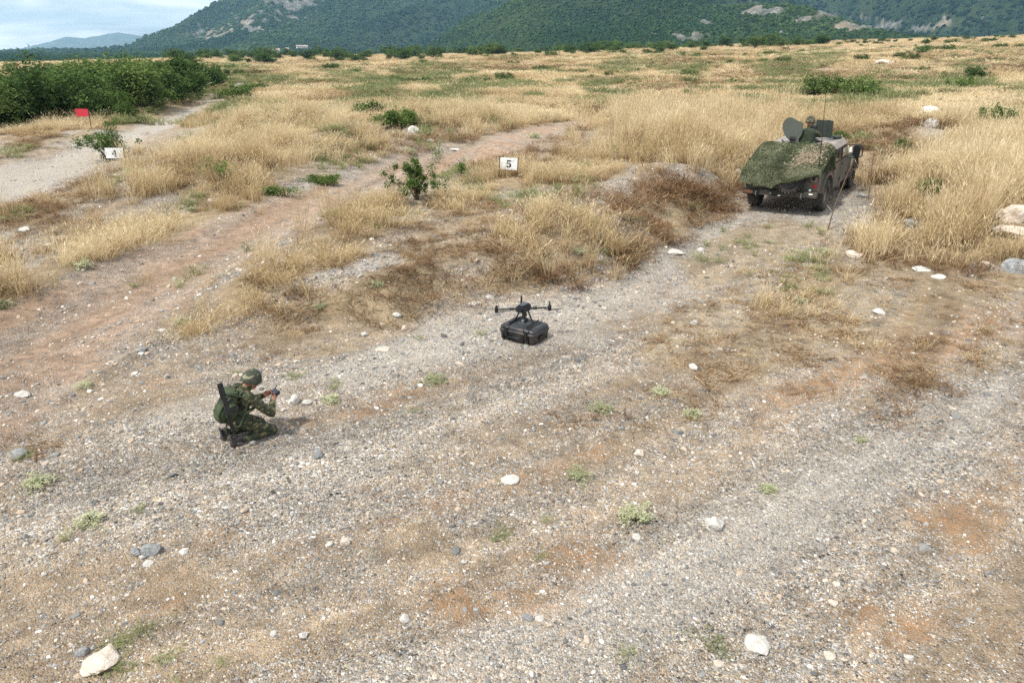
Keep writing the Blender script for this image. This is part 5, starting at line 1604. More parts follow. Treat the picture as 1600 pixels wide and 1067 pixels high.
# ------------------------------------------------------------------ camouflage net over the vehicle's rear
def net_point(w, v):
    """w across (left + .. right -), v along (0 top front .. 1 lower rear edge)"""
    yb = np.array([-1.6, -.98, -.68, -.30, -.05, .15, .45, .75, 1.0, 1.6]); zb = np.array([1.20, 1.22, 1.02, .93, .86, .70, .78, .80, .80, .80])
    pv_ = np.array([0, .14, .62, 1.0]); X_ = np.interp(v, pv_, [.50, .22, -.92, -1.02]); Z_ = np.interp(v, pv_, [1.735, 1.715, 1.29, 0])
    yc = np.clip(w, -.93, .93)
    bulge = np.exp(-((yc + .27) / .46) ** 2) * 0.15 * sstep(v, .52, .66)
    edge = np.interp(yc, yb, zb)
    t = np.clip((v - .62) / .38, 0, 1)
    Z_ = np.where(v > .62, 1.29 * (1 - t) + edge * t, Z_)
    X_ = X_ - bulge - 0.02 * t
    over = np.maximum(0, np.abs(w) - .93)
    lim = np.where(w < 0, np.interp(v, [0, .14, .62, 1], [1.10, 1.06, 1.18, 1.17]), np.interp(v, [0, .62, 1], [1.25, .95, .80]))
    frac = np.clip(over / np.where(w < 0, .55, .35), 0, 1)
    Z_ = Z_ - np.maximum(0, Z_ - lim) * frac
    Y_ = np.sign(w) * (np.minimum(np.abs(w), .93) + 0.145 * np.clip(over / .12, 0, 1))
    n_ = fbm(w * 3.1 + 9, v * 5.0 + 4, 4, 130)
    return X_ - .02 + n_ * .05 * (v > .1), Y_ + fbm(w * 4, v * 6, 3, 133) * .05 * frac, Z_ + .03 + n_ * .13 * (0.25 + sstep(v, .1, .3)) + 0.16 * np.exp(-((yc + .27) / .36) ** 2 - ((v - .62) / .13) ** 2)


M_NET = leafy('net_scrim', lin(38, 44, 34), lin(78, 83, 62), lin(132, 132, 106), 0.15)
m, nt, p, out = nodes('net_mesh_dark'); nt.links.new(ramp(nt, noise(nt, 18, 5), [(0.3, lin(40, 48, 34)), (0.7, lin(78, 86, 62))]), p.inputs['Base Color']); p.inputs['Roughness'].default_value = 0.95
M_NETB = m
nl = thing('camouflage_net', 'green scrim camouflage net draped over the vehicle rear', 'net', tuple(VPOS))
nl.rotation_euler = (VROL, VPIT, VYAW)
nu, nv = 110, 90
W, V_ = np.meshgrid(np.linspace(1.28, -1.48, nu), np.linspace(0, 1, nv), indexing='ij')
X, Y, Z = net_point(W.ravel(), V_.ravel())
i = np.arange(nu - 1)[:, None]; j = np.arange(nv - 1)[None, :]
F = np.stack([i * nv + j, (i + 1) * nv + j, (i + 1) * nv + j + 1, i * nv + j + 1], -1).reshape(-1, 4)
link('netting', np_mesh('netting', np.stack([X, Y, Z], 1), F, [M_NETB], True), nl)
rng = np.random.default_rng(77)
ns = 24000
w = rng.uniform(-1.48, 1.28, ns); v = rng.random(ns)
X, Y, Z = net_point(w, v)
c = np.stack([X, Y, Z], 1)
d1 = np.stack(net_point(w, np.clip(v + .02, 0, 1)), 1) - c; d2 = np.stack(net_point(w - .03, v), 1) - c
nn = np.cross(d1, d2); nn /= np.linalg.norm(nn, axis=1)[:, None] + 1e-9
nn *= np.sign((nn * np.array([-.6, 0, 1.0])).sum(1))[:, None]
nn = nn + rng.normal(0, .55, (ns, 3)); nn /= np.linalg.norm(nn, axis=1)[:, None]
a = np.cross(nn, rng.normal(0, 1, (ns, 3))); a /= np.linalg.norm(a, axis=1)[:, None]; b = np.cross(nn, a)
s = (.015 + .022 * rng.random(ns))[:, None]
c = c + nn * .022
Vq = np.stack([c - a * s, c + b * s * .5, c + a * s, c - b * s * .5], 1).reshape(-1, 3)
ti = np.clip(0.45 + 1.7 * fbm(w * 2.6, v * 4, 3, 140) + rng.normal(0, .20, ns), 0, 1)
sm = np_mesh('scrim', Vq, np.arange(ns * 4).reshape(-1, 4), [M_NET]); point_attr(sm, 'tint', np.repeat(ti, 4))
o = link('scrim', sm, nl); o['kind'] = 'stuff'
# a run of tan scraps on the right shoulder of the net
M_NETT = leafy('net_scrim_tan', lin(112, 98, 82), lin(146, 130, 110), lin(176, 162, 142), 0.2)
ns = 800
w = rng.normal(-.62, .22, ns); v = np.clip(rng.normal(.40, .13, ns) + (w + .62) * .25, .05, .95)
X, Y, Z = net_point(w, v); c = np.stack([X - .02, Y, Z + .03], 1)
nn = np.array([-.4, 0, 1.0]) + rng.normal(0, .5, (ns, 3)); nn /= np.linalg.norm(nn, axis=1)[:, None]
a = np.cross(nn, rng.normal(0, 1, (ns, 3))); a /= np.linalg.norm(a, axis=1)[:, None]; b = np.cross(nn, a); s = (.02 + .02 * rng.random(ns))[:, None]
sm = np_mesh('scrim', np.stack([c - a * s, c + b * s * .5, c + a * s, c - b * s * .5], 1).reshape(-1, 3), np.arange(ns * 4).reshape(-1, 4), [M_NETT]); point_attr(sm, 'tint', np.repeat(rng.random(ns), 4))
o = link('scrim', sm, nl); o['kind'] = 'stuff'

# ------------------------------------------------------------------ people
LIZ = [lin(34, 40, 30), lin(62, 70, 46), lin(44, 52, 36), lin(84, 80, 54), lin(120, 112, 78)]
M_UNI = camo('lizard_camouflage_cloth', LIZ, 13.0, 0.95, (1, 1, 2.2), 0.35, 0.0, 60)
M_HELM = camo('helmet_cover', [lin(48, 52, 44), lin(72, 74, 60), lin(56, 60, 48), lin(136, 134, 108)], 12.0, 0.95, (1, 1, 1.6), 0.3, 0.0, 90)
M_OLIVE = plain('olive_webbing', lin(58, 66, 46), 0.95, 0, 0.3, 12, 0.5)
M_PACK = plain('olive_pack_cloth', lin(58, 68, 44), 0.95, 0, 0.25, 8, 0.5)
M_BOOT = plain('black_boot_leather', lin(34, 33, 34), 0.7, 0, 0.3, 12, 0.3, 0.3)
m, nt, p, out = nodes('skin'); nt.links.new(ramp(nt, noise(nt, 14, 4), [(0.3, lin(158, 104, 82)), (0.7, lin(186, 130, 104))]), p.inputs['Base Color']); p.inputs['Roughness'].default_value = 0.55
p.inputs['Subsurface Weight'].default_value = 0.08; M_SKIN = m


def cap(mb, a, b, ra, rb, n=14):
    a, b = Vector(a), Vector(b)
    mb.tube([a, b], [ra, rb], n)
    mb.ball(a, ra * .999, n, 8); mb.ball(b, rb * .999, n, 8)


def hand(mb, wrist, tip, palm_n, thumb_side, curl=0.9):
    """palm with four unequal bent fingers and a thumb leaving the side of the palm"""
    w, t = Vector(wrist), Vector(tip)
    d = (t - w).normalized(); n = Vector(palm_n); n = (n - d * n.dot(d)).normalized(); s = d.cross(n) * thumb_side
    M = Matrix((d, s, n)).transposed()
    mb.ball(w + d * .050, (.056, .043, .019), 14, 9, M)
    for k, (o, l) in enumerate(((.030, .070), (.010, .078), (-.011, .072), (-.031, .057))):
        b = w + d * .088 + s * o
        c1 = (d * math.cos(curl * .5) + n * math.sin(curl * .5)).normalized(); c2 = (d * math.cos(curl * 1.5) + n * math.sin(curl * 1.5)).normalized()
        m_ = b + c1 * l * .52
        cap(mb, b, m_, .0098, .0092, 10); cap(mb, m_, m_ + c2 * l * .48, .0092, .0080, 10)
    b = w + d * .030 + s * .036
    m_ = b + (d * .62 + s * .55 + n * .35).normalized() * .042
    cap(mb, b, m_, .0125, .0105, 10); cap(mb, m_, m_ + (d * .85 + n * .5 - s * .1).normalized() * .034, .0105, .009, 10)


def head(mb, c, fwd, upv, k=1.0):
    """skull, jaw, nose, brow, ears; eyes at half height"""
    c = Vector(c); f = Vector(fwd).normalized(); u = Vector(upv); u = (u - f * u.dot(f)).normalized(); l = u.cross(f)
    M = Matrix((f, l, u)).transposed()
    P = lambda a, b, d_: c + (f * a + l * b + u * d_) * k
    mb.ball(P(-.01, 0, .03), (.098 * k, .076 * k, .10 * k), 18, 12, M)
    mb.ball(P(.025, 0, -.05), (.066 * k, .058 * k, .062 * k), 16, 10, M)
    mb.ball(P(.058, 0, -.085), (.026 * k, .03 * k, .022 * k), 10, 8, M)
    cap(mb, P(.088, 0, .012), P(.108, 0, -.026), .010 * k, .015 * k, 10)
    mb.ball(P(.080, 0, .024), (.018 * k, .05 * k, .010 * k), 10, 8, M)
    mb.ball(P(.083, 0, -.056), (.012 * k, .024 * k, .009 * k), 10, 8, M)
    for s in (-1, 1):
        mb.ball(P(-.005, s * .080, -.005), (.022 * k, .010 * k, .032 * k), 10, 8, M)
        mb.ball(P(.076, s * .030, .004), (.012 * k, .014 * k, .009 * k), 10, 8, M)
    return M, P


def remesh(mb, name, parent, mats, zones, voxel=0.0065):
    """one continuous body surface; zones give the material of each face by position"""
    me = mb.mesh(name, [])
    o = link(name, me)
    r = o.modifiers.new('r', 'REMESH'); r.mode = 'VOXEL'; r.voxel_size = voxel
    s = o.modifiers.new('s', 'SMOOTH'); s.factor = 0.5; s.iterations = 4
    dg = bpy.context.evaluated_depsgraph_get()
    nm = bpy.data.meshes.new_from_object(o.evaluated_get(dg))
    o.modifiers.clear(); o.data = nm; nm.name = name
    nm.materials.clear()
    for m_ in mats: nm.materials.append(m_)
    n = len(nm.vertices)
    co = np.empty(n * 3, np.float32); nm.vertices.foreach_get('co', co); co = co.reshape(-1, 3).astype(float)
    nr = np.empty(n * 3, np.float32); nm.vertices.foreach_get('normal', nr); nr = nr.reshape(-1, 3)
    vi = np.zeros(n, int)
    for (c, rad, mi) in zones:
        vi[np.linalg.norm(co - np.array(c), axis=1) < rad] = mi
    fold = fbm(co[:, 0] * 16 + co[:, 2] * 7, co[:, 1] * 16 + co[:, 2] * 22, 3, 150) * 0.016 * (vi == 0)
    co = co + nr * fold[:, None]
    nm.vertices.foreach_set('co', co.astype(np.float32).ravel())
    pc = np.empty(len(nm.polygons) * 3, np.float32); nm.polygons.foreach_get('center', pc); pc = pc.reshape(-1, 3)
    mi_ = np.zeros(len(pc), np.int32)
    for (c, rad, mi) in zones:
        mi_[np.linalg.norm(pc - np.array(c), axis=1) < rad] = mi
    nm.polygons.foreach_set('material_index', mi_)
    nm.polygons.foreach_set('use_smooth', [True] * len(nm.polygons))
    nm.update()
    o.parent = parent
    return o


def helmet(parent, c, fwd, upv, k=1.0):
    c = Vector(c); f = Vector(fwd).normalized(); u = Vector(upv); u = (u - f * u.dot(f)).normalized(); l = u.cross(f)
    M = Matrix((f, l, u)).transposed()
    mb = MB(); seg = 32
    vs = []; fs = []; rows = 9
    for i in range(rows + 1):
        t = i / rows * math.pi * .5
        for q in range(seg):
            a = 2 * math.pi * q / seg
            rx, ry, rz = .132, .118, .140
            drop = -.05 * max(0, -math.cos(a)) ** 1.2 - .045 * abs(math.sin(a)) ** 3
            flare = 1 + .03 * (1 - i / rows) ** 3
            z = rz * math.sin(t) + drop * (1 - i / rows) ** 1.5
            vs.append(c + M @ Vector((rx * flare * math.cos(t) * math.cos(a) - .008, ry * flare * math.cos(t) * math.sin(a), z + .012)) * k)
    for i in range(rows):
        for q in range(seg):
            fs.append((i * seg + q, i * seg + (q + 1) % seg, (i + 1) * seg + (q + 1) % seg, (i + 1) * seg + q))
    mb.add(vs, fs)
    o = mb.build('helmet', M_HELM, parent, smooth=60)
    sd = o.modifiers.new('thickness', 'SOLIDIFY'); sd.thickness = .010; sd.offset = 1
    mb = MB()
    for s in (-1, 1):
        mb.tube([c + M @ Vector((.03, s * .108, .01)) * k, c + M @ Vector((.055, s * .075, -.07)) * k, c + M @ Vector((.07, 0, -.118)) * k], .007, 6)
    mb.build('chin_strap', M_OLIVE, o, smooth=60)
    return o


def strap(mb, pts, w=.022, th=.006):
    mb.tube(pts, w, 8, True, 0, (th / w * 2.2, 1.0))


# --- kneeling soldier
SSC = 0.84
SX, SY = -3.27, 7.53
SZ = float(gz(SX, SY))
SYAW = math.radians(40)
sol = thing('person', 'kneeling soldier in camouflage uniform and helmet holding a controller with both hands', 'person', (SX, SY, SZ), SYAW)
sol.scale = (SSC,) * 3
mb = MB()
J = dict(pel=(0, 0, .34), hipR=(.0, -.10, .32), hipL=(.0, .10, .32), kneeR=(.40, -.16, .085), kneeL=(.36, .17, .085), ankR=(-.02, -.14, .075), ankL=(-.06, .13, .085),
         belly=(.05, 0, .47), chest=(.11, 0, .62), neck=(.17, 0, .775), headc=(.255, 0, .835), shR=(.115, -.195, .715), shL=(.115, .195, .715),
         elR=(.38, -.27, .41), elL=(.33, .27, .43), wrR=(.47, -.135, .525), wrL=(.45, .115, .525))
mb.ball(J['pel'], (.135, .165, .115), 18, 12)
mb.ball((-.06, -.08, .31), (.10, .09, .10)); mb.ball((-.06, .08, .31), (.10, .09, .10))
mb.ball(J['belly'], (.12, .155, .12), 18, 12)
Mt = Matrix.Rotation(.30, 3, 'Y')
mb.ball(J['chest'], (.125, .175, .155), 18, 12, Mt)
mb.ball((.125, 0, .70), (.10, .19, .075), 18, 12, Mt)
cap(mb, J['neck'], (.21, 0, .80), .066, .058)
hf = Vector((.90, 0, -.42)); hu = Vector((.42, 0, .9))
HM, HP = head(mb, J['headc'], hf, hu, .95)
for s in 'RL':
    cap(mb, J['sh' + s], J['el' + s], .078, .064); cap(mb, J['el' + s], J['wr' + s], .060, .040)
    cap(mb, J['hip' + s], J['knee' + s], .098, .072); cap(mb, J['knee' + s], J['ank' + s], .068, .052)
    k = Vector(J['ank' + s])
    # boot: heel up, toes on the ground, sole facing back
    cap(mb, k + Vector((.02, 0, .01)), k + Vector((-.10, 0, .035)), .054, .052)
    cap(mb, k + Vector((-.11, 0, .07)), k + Vector((-.135, 0, -.03)), .046, .040)
    mb.ball(k + Vector((-.15, 0, -.025)), (.045, .048, .048))
    mb.box(k + Vector((-.165, 0, .03)), (.025, .088, .20), Matrix.Rotation(-.12, 3, 'Y'))
hR = Vector((.54, -.085, .56)); hL = Vector((.52, .075, .56))
hand(mb, J['wrR'], hR, (.25, 1, .15), 1, 1.0)
hand(mb, J['wrL'], hL, (.25, -1, .15), -1, 1.0)
zones = [(J['wrR'], .040, 0), (tuple(hR), .085, 1), (tuple(hL), .085, 1), (tuple(Vector(J['wrR']) + (hR - Vector(J['wrR'])) * .4), .05, 1), (tuple(Vector(J['wrL']) + (hL - Vector(J['wrL'])) * .4), .05, 1), (J['headc'], .155, 1), ((.19, 0, .80), .07, 1)]
for s in 'RL':
    k = Vector(J['ank' + s])
    zones += [(tuple(k + Vector((-.12, 0, .0))), .145, 2)]
remesh(mb, 'body', sol, [M_UNI, M_SKIN, M_BOOT], zones)
helmet(sol, HP(-.005, 0, .035), hf, hu, 1.02)
# collar, vest and straps
mb = MB(); mb.lathe([(.085, -.03), (.078, .035), (.068, .035), (.075, -.03)], 24, Matrix.Translation((.168, 0, .785)) @ Matrix.Rotation(.35, 4, 'Y'), close=True)
mb.build('collar', M_UNI, sol, smooth=60)
mb = MB()
for s in (-1, 1):
    strap(mb, [(-.035, s * .10, .66), (.06, s * .125, .785), (.17, s * .13, .75), (.235, s * .12, .64), (.19, s * .135, .50), (.05, s * .165, .46), (-.04, s * .13, .50)], .028)
mb.tube([(-.075, -.02, .45), (.0, -.165, .43), (.09, -.15, .42), (.165, 0, .42), (.09, .15, .42), (.0, .165, .43), (-.075, .02, .45)], .03, 8, True, 0, (1.0, .35))
mb.build('webbing', M_OLIVE, sol, smooth=60)
mb = MB(); mb.box((.06, -.172, .40), (.10, .055, .12), Matrix.Rotation(.15, 3, 'Y')).box((-.05, -.16, .40), (.07, .06, .11)).box((.06, .172, .40), (.10, .055, .12))
mb.build('belt_pouch', M_OLIVE, sol, smooth=30, bevel=0.012)
mb = MB(); mb.box((.185, -.258, .645), (.055, .006, .075), Matrix.Rotation(-.25, 3, 'X') @ Matrix.Rotation(.8, 3, 'Y'))
mb.build('shoulder_patch', plain('patch_cloth', lin(138, 116, 72), 0.9, 0, 0.2, 30, 0.2), sol, bevel=0.002)


def sub(o, base, yaw):
    o.location = base; o.rotation_euler = (0, 0, yaw); o.scale = (SSC,) * 3
    return o


def soft_box(mb, c, s, rot=None, p_=3.2, n=16):
    """a stuffed, rounded box"""
    vs = []
    for i in range(n + 1):
        t = -math.pi / 2 + math.pi * i / n
        for q in range(2 * n):
            a = math.pi * q / n
            f = lambda v: math.copysign(abs(v) ** (2 / p_), v)
            v = Vector((s[0] / 2 * f(math.cos(t)) * f(math.cos(a)), s[1] / 2 * f(math.cos(t)) * f(math.sin(a)), s[2] / 2 * f(math.sin(t))))
            vs.append((rot @ v if rot is not None else v) + Vector(c))
    fs = [(i * 2 * n + q, i * 2 * n + (q + 1) % (2 * n), (i + 1) * 2 * n + (q + 1) % (2 * n), (i + 1) * 2 * n + q) for i in range(n) for q in range(2 * n)]
    return mb.add(vs, fs)


R30 = Matrix.Rotation(.28, 3, 'Y')
bag = sub(thing('backpack', 'olive green backpack with side pouches worn on the soldier back', 'backpack'), (SX, SY, SZ), SYAW)
soft_box(MB(), (-.095, .0, .60), (.17, .32, .40), R30).build('main_bag', M_PACK, bag, smooth=70)
soft_box(MB(), (-.215, .02, .50), (.15, .26, .27), R30).build('lower_pouch', M_PACK, bag, smooth=70)
soft_box(MB(), (-.05, 0, .78), (.18, .29, .09), R30).build('top_flap', M_PACK, bag, smooth=70)
for s in (-1, 1):
    soft_box(MB(), (-.11, s * .17, .55), (.12, .08, .22), R30).build('side_pouch', M_PACK, bag, smooth=70)
    mb = MB(); strap(mb, [(.0, s * .09, .825), (-.10, s * .09, .80), (-.19, s * .09, .66), (-.285, s * .09, .52), (-.27, s * .09, .40), (-.17, s * .09, .37)], .014)
    mb.build('strap', M_OLIVE, bag, smooth=60)
mb = MB(); strap(mb, [(-.20, -.10, .36), (-.22, -.10, .25), (-.21, -.10, .21)], .012); mb.build('loose_strap', M_OLIVE, bag, smooth=60)

rif = sub(thing('rifle', 'black rifle slung muzzle down along the soldier back', 'rifle'), (SX, SY, SZ), SYAW)
top_, bot = Vector((-.235, -.235, 1.05)), Vector((-.155, -.275, .07))
d = (bot - top_).normalized(); sidev = d.cross(Vector((0, 1, 0))).normalized(); n_ = d.cross(sidev)
RM = Matrix((d, sidev, n_)).transposed()
L = (bot - top_).length
PT = lambda a, b=0, c_=0: top_ + d * a + sidev * b + n_ * c_
MB().box(PT(.12, -.005), (.24, .075, .036), RM).build('stock', M_GUN, rif, smooth=30, bevel=0.010)
MB().box(PT(.36), (.26, .062, .042), RM).build('receiver', M_GUN, rif, bevel=0.006)
MB().box(PT(.30, .065), (.04, .10, .028), RM @ Matrix.Rotation(.4, 3, 'Z')).build('pistol_grip', M_BLACK, rif, bevel=0.006)
MB().box(PT(.43, .085), (.065, .13, .026), RM).build('magazine', M_GUN, rif, bevel=0.004)
MB().box(PT(.60), (.24, .05, .045), RM).build('handguard', M_BLACK, rif, smooth=30, bevel=0.012)
MB().tube([PT(.70), PT(L)], [.011, .009], 10).build('barrel', M_GUN, rif)
MB().box(PT(.80, -.03), (.03, .04, .012), RM).build('front_sight', M_GUN, rif)
mb = MB(); strap(mb, [PT(.04, -.03), (-.20, -.20, .86), (.0, -.215, .77), (.10, -.24, .70), (.03, -.235, .50), (-.06, -.215, .33), PT(.72, -.02)], .014); mb.build('sling', M_OLIVE, rif, smooth=60)

ctl = sub(thing('remote_controller', 'black drone remote controller held in both hands of the kneeling soldier', 'controller'), tuple(Vector((SX, SY, SZ)) + Vector((0, 0, -.147 * SSC))), SYAW)
ctl.scale = (SSC,) * 3
RC = Matrix.Rotation(-.55, 3, 'Y')
MB().box((.565, -.005, .718), (.11, .19, .032), RC).build('housing', M_BLACK, ctl, smooth=30, bevel=0.010)
m, nt, p, out = nodes('dim_screen'); nt.links.new(ramp(nt, noise(nt, 20, 3), [(0.3, lin(40, 44, 54)), (0.7, lin(84, 90, 104))]), p.inputs['Base Color']); p.inputs['Roughness'].default_value = 0.15
MB().box((.556, -.005, .7345), (.075, .125, .004), RC).build('screen', m, ctl)
for s in (-1, 1):
    MB().tube([(.60, s * .07, .745), (.645, s * .08, .80)], .006, 8).build('aerial', M_BLACK, ctl)
    MB().tube([(.545, s * .078, .728), (.537, s * .078, .75)], .008, 8).build('thumb_stick', M_BLACK, ctl)

# --- gunner in the turret (vehicle coordinates)
gun = thing('person', 'soldier in helmet and green vest standing in the roof turret behind the gun', 'person', tuple(VPOS))
gun.rotation_euler = (VROL, VPIT, VYAW)
mb = MB()
G = Vector((.98, -.13, -.05))
g = lambda x, y, z: tuple(G + Vector((x, y, z)))
mb.ball(g(0, 0, 1.62), (.13, .17, .13), 18, 12); mb.ball(g(.01, 0, 1.78), (.12, .16, .14), 18, 12)
mb.ball(g(.03, 0, 1.95), (.13, .18, .16), 18, 12); mb.ball(g(.05, 0, 2.06), (.105, .195, .085), 18, 12)
cap(mb, g(.07, 0, 2.12), g(.12, 0, 2.22), .064, .058)
gf = Vector((1, .05, -.18)); gu = Vector((.15, 0, 1))
GM, GP = head(mb, g(.16, 0, 2.30), gf, gu, .97)
for s, e, w, h in ((-1, g(.20, -.30, 1.93), g(.36, -.10, 2.03), g(.42, -.02, 2.05)), (1, g(.28, .28, 1.92), g(.46, .15, 2.02), g(.52, .10, 2.06))):
    cap(mb, g(.05, s * .205, 2.05), e, .070, .056); cap(mb, e, w, .054, .038)
    hand(mb, w, h, (.1, -s, .3), -s, 1.2)
    cap(mb, g(0, s * .10, 1.58), g(.05, s * .12, 1.18), .095, .070); cap(mb, g(.05, s * .12, 1.18), g(0, s * .13, .82), .066, .052)
    cap(mb, g(-.03, s * .13, .80), g(.14, s * .14, .785), .052, .042)
remesh(mb, 'body', gun, [M_UNI, M_SKIN, M_BOOT], [(g(.42, -.02, 2.05), .10, 1), (g(.52, .10, 2.06), .10, 1), (g(.18, 0, 2.30), .12, 1), (g(.05, .13, .80), .18, 2), (g(.05, -.13, .80), .18, 2)], 0.009)
helmet(gun, GP(-.005, 0, .035), gf, gu, 1.04)
M_VEST = plain('dark_olive_vest', lin(42, 50, 36), 0.95, 0, 0.3, 12, 0.5)
vest = soft_box(MB(), g(.01, 0, 1.92), (.35, .44, .48), Matrix.Rotation(.08, 3, 'Y'), 4).build('vest', M_VEST, gun, smooth=70)
mb = MB()
for k in range(6): mb.box(g(-.168 + .004 * k, 0, 1.76 + k * .055), (.014, .30, .026), Matrix.Rotation(.08, 3, 'Y'))
mb.build('webbing_row', M_PACK, vest, bevel=0.004)
soft_box(MB(), g(-.16, -.06, 1.74), (.10, .16, .14)).build('vest_pouch', M_PACK, vest, smooth=70)
soft_box(MB(), g(-.06, -.20, 1.74), (.14, .10, .15)).build('vest_pouch', M_PACK, vest, smooth=70)

# ------------------------------------------------------------------ hard case and drone
M_CASE = plain('black_case_plastic', lin(26, 28, 31), 0.42, 0, 0.12, 14, 0.12, 0.14)
M_CASE2 = plain('case_latch_plastic', lin(16, 16, 17), 0.5, 0, 0.12, 14, 0.05)
CX, CY = 0.205, 10.86
CZ = float(gz(CX, CY))
CYAW = math.radians(-33)
case = thing('hard_case', 'black plastic hard case lying on the gravel under the drone', 'case', (CX, CY, CZ), CYAW)
case.scale = (1.10, 1.06, 1.0)
def rrect(w, d, r, n=6):
    pts = []
    for sx, sy, a in ((1, 1, 0), (-1, 1, 90), (-1, -1, 180), (1, -1, 270)):
        pts += arc(sx * (w / 2 - r), sy * (d / 2 - r), r, r, a, a + 90, n)
    return pts
def slab(mb, layers):
    rings = [[(x, y, z) for x, y in rrect(w, d, r)] for w, d, r, z in layers]
    n = len(rings[0]); vs = [p for rg in rings for p in rg]; fs = []
    for i in range(len(rings) - 1):
        fs += [(i * n + k, i * n + (k + 1) % n, (i + 1) * n + (k + 1) % n, (i + 1) * n + k) for k in range(n)]
    fs += [tuple(range(n))[::-1], tuple((len(rings) - 1) * n + k for k in range(n))]
    return mb.add(vs, fs)
slab(MB(), [(.56, .44, .05, .0), (.585, .465, .06, .02), (.60, .48, .06, .135), (.62, .50, .06, .145), (.62, .50, .06, .158)]).build('lower_shell', M_CASE, case, smooth=35)
lid = slab(MB(), [(.62, .50, .06, .162), (.62, .50, .06, .175), (.60, .48, .06, .185), (.60, .48, .06, .215), (.575, .455, .06, .24), (.54, .42, .05, .25)]).build('lid', M_CASE, case, smooth=35)
for x in (-.17, .17):
    MB().box((x, 0, .253), (.045, .40, .012)).build('lid_rib', M_CASE2, lid, bevel=0.004)
    MB().box((x, -.253, .155), (.055, .022, .14)).build('latch', M_CASE2, case, bevel=0.006)
    mb = MB(); mb.box((x - .045, -.245, .09), (.012, .02, .17)); mb.box((x + .045, -.245, .09), (.012, .02, .17)); mb.box((x + .045, -.232, .22), (.012, .03, .05)); mb.box((x - .045, -.232, .22), (.012, .03, .05))
    mb.build('rib', M_CASE2, case, bevel=0.004)
MB().box((.314, -.02, .10), (.018, .16, .05)).build('side_handle', M_CASE2, case, bevel=0.006)
MB().box((-.314, -.02, .04), (.03, .12, .06)).build('wheel_cover', M_CASE2, case, bevel=0.01)
MB().tube([(-.09, -.25, .10), (-.09, -.29, .10), (.09, -.29, .10), (.09, -.25, .10)], .013, 8).build('carry_handle', M_CASE2, case, smooth=60)
MB().box((.02, .02, .2515), (.10, .05, .002)).build('name_plate', plain('worn_label', lin(90, 92, 94), 0.5, 0, 0.4, 60, 0), lid)

M_DRONE = plain('drone_shell', lin(24, 25, 28), 0.5, 0, 0.15, 20, 0.04)
M_DGREY = plain('drone_grey', lin(58, 62, 70), 0.5, 0, 0.15, 20, 0.04)
M_LENS = plain('camera_lens', lin(90, 96, 102), 0.15, 0, 0.2, 40, 0)
dr = thing('quadcopter_drone', 'black drone with two rotor arms and hanging camera standing on the case', 'drone', (CX - .02, CY + .02, CZ + .2595), CYAW)
# local: x along the case's long side, y away; the arms span across the view
ZB = 0.20
MB().hexa([(-.085, -.12, ZB), (.085, -.12, ZB), (.085, .13, ZB), (-.085, .13, ZB), (-.075, -.11, ZB + .10), (.075, -.11, ZB + .10), (.075, .12, ZB + .11), (-.075, .12, ZB + .11)]).build('body', M_DRONE, dr, bevel=0.014)
MB().box((0, .0, ZB + .115), (.11, .18, .02)).build('battery', M_DGREY, dr, bevel=0.006)
MB().box((0, -.135, ZB + .05), (.11, .02, .05)).build('sensor_face', M_BLACK, dr, bevel=0.006)
# world directions of the arms turned into the local frame
def arm(ang, length, z0, z1, pole):
    u = Vector((math.cos(ang), math.sin(ang), 0)); e = u * length
    a = MB().tube([u * .07 + Vector((0, 0, ZB + .04)), e + Vector((0, 0, ZB + z1))], [.017, .013], 10).build('arm', M_DRONE, dr, smooth=60)
    MB().tube([u * .16 + Vector((0, 0, ZB + .04 + (z1 - .04) * .3)), u * .22 + Vector((0, 0, ZB + .04 + (z1 - .04) * .4))], .023, 10).build('collar', M_BLACK, a, smooth=60)
    MB().lathe([(.028, -.05), (.03, .0), (.03, .03), (.022, .045)], 16, Matrix.Translation(e + Vector((0, 0, ZB + z1)))).build('motor', M_BLACK, a, smooth=40)
    MB().tube([e + Vector((0, 0, ZB + z1)), e + Vector((0, 0, ZB + z1 + pole))], [.014, .012], 8).build('aerial', M_BLACK, a)
    return e + Vector((0, 0, ZB + z1))
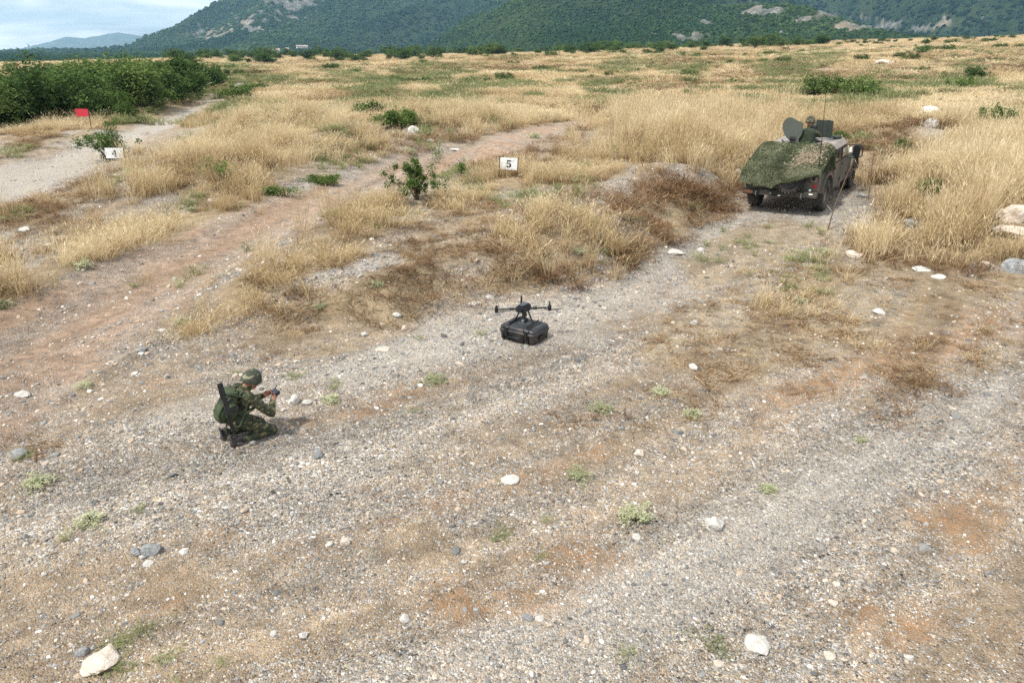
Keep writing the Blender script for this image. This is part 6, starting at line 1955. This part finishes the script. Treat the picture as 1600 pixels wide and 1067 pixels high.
def blade(root, ang, length, droop):
    u = Vector((math.cos(ang), math.sin(ang), 0)); s = Vector((-u.y, u.x, 0)) * .024
    e = root + u * length + Vector((0, 0, droop)); z = Vector((0, 0, .0015)); m_ = root + u * length * .35
    MB().hexa([root - s * .5 - z, m_ - s * 1.2 - z, m_ + s * 1.2 - z, root + s * .5 - z, root - s * .5 + z, m_ - s * 1.2 + z, m_ + s * 1.2 + z, root + s * .5 + z]).hexa(
        [m_ - s * 1.2 - z, e - s * .4 - z, e + s * .4 - z, m_ + s * 1.2 - z, m_ - s * 1.2 + z, e - s * .4 + z, e + s * .4 + z, m_ + s * 1.2 + z]).build('propeller_blade', M_BLACK, dr)
aR = math.radians(6) - CYAW; aL = math.radians(184) - CYAW
tR = arm(aR, .43, .04, .045, .10)
tL = arm(aL, .44, .04, .035, .07)
blade(tR + Vector((0, 0, -.04)), math.radians(8) - CYAW, .24, .02); blade(tL + Vector((0, 0, -.04)), math.radians(6) - CYAW, .24, .01)
blade(tR + Vector((0, 0, -.04)), math.radians(150) - CYAW, .10, .0)
MB().tube([(-.11, .11, ZB + .02), (-.115, .12, ZB + .20)], [.02, .014], 10).build('rear_aerial', M_BLACK, dr)
for s in (-1, 1):
    l = MB().tube([(s * .07, .03, ZB + .01), (s * .17, .03, .012)], [.014, .012], 10).build('landing_leg', M_BLACK, dr, smooth=60)
    MB().tube([(s * .17, -.16, .012), (s * .17, .20, .012)], .012, 10).build('skid', M_BLACK, l, smooth=60)
gb = MB().box((.075, -.09, ZB - .025), (.06, .07, .07)).tube([(.075, -.09, ZB - .02), (.075, -.12, ZB - .08)], .016, 8).build('gimbal', M_BLACK, dr, bevel=0.006)
MB().box((.085, -.12, ZB - .10), (.13, .09, .08)).build('camera', M_DRONE, gb, bevel=0.014)
MB().lathe([(.028, 0), (.028, .025), (.018, .03)], 16, Matrix.Translation((.10, -.165, ZB - .10)) @ Matrix.Rotation(math.pi / 2, 4, 'X')).build('lens', M_LENS, gb, smooth=40)
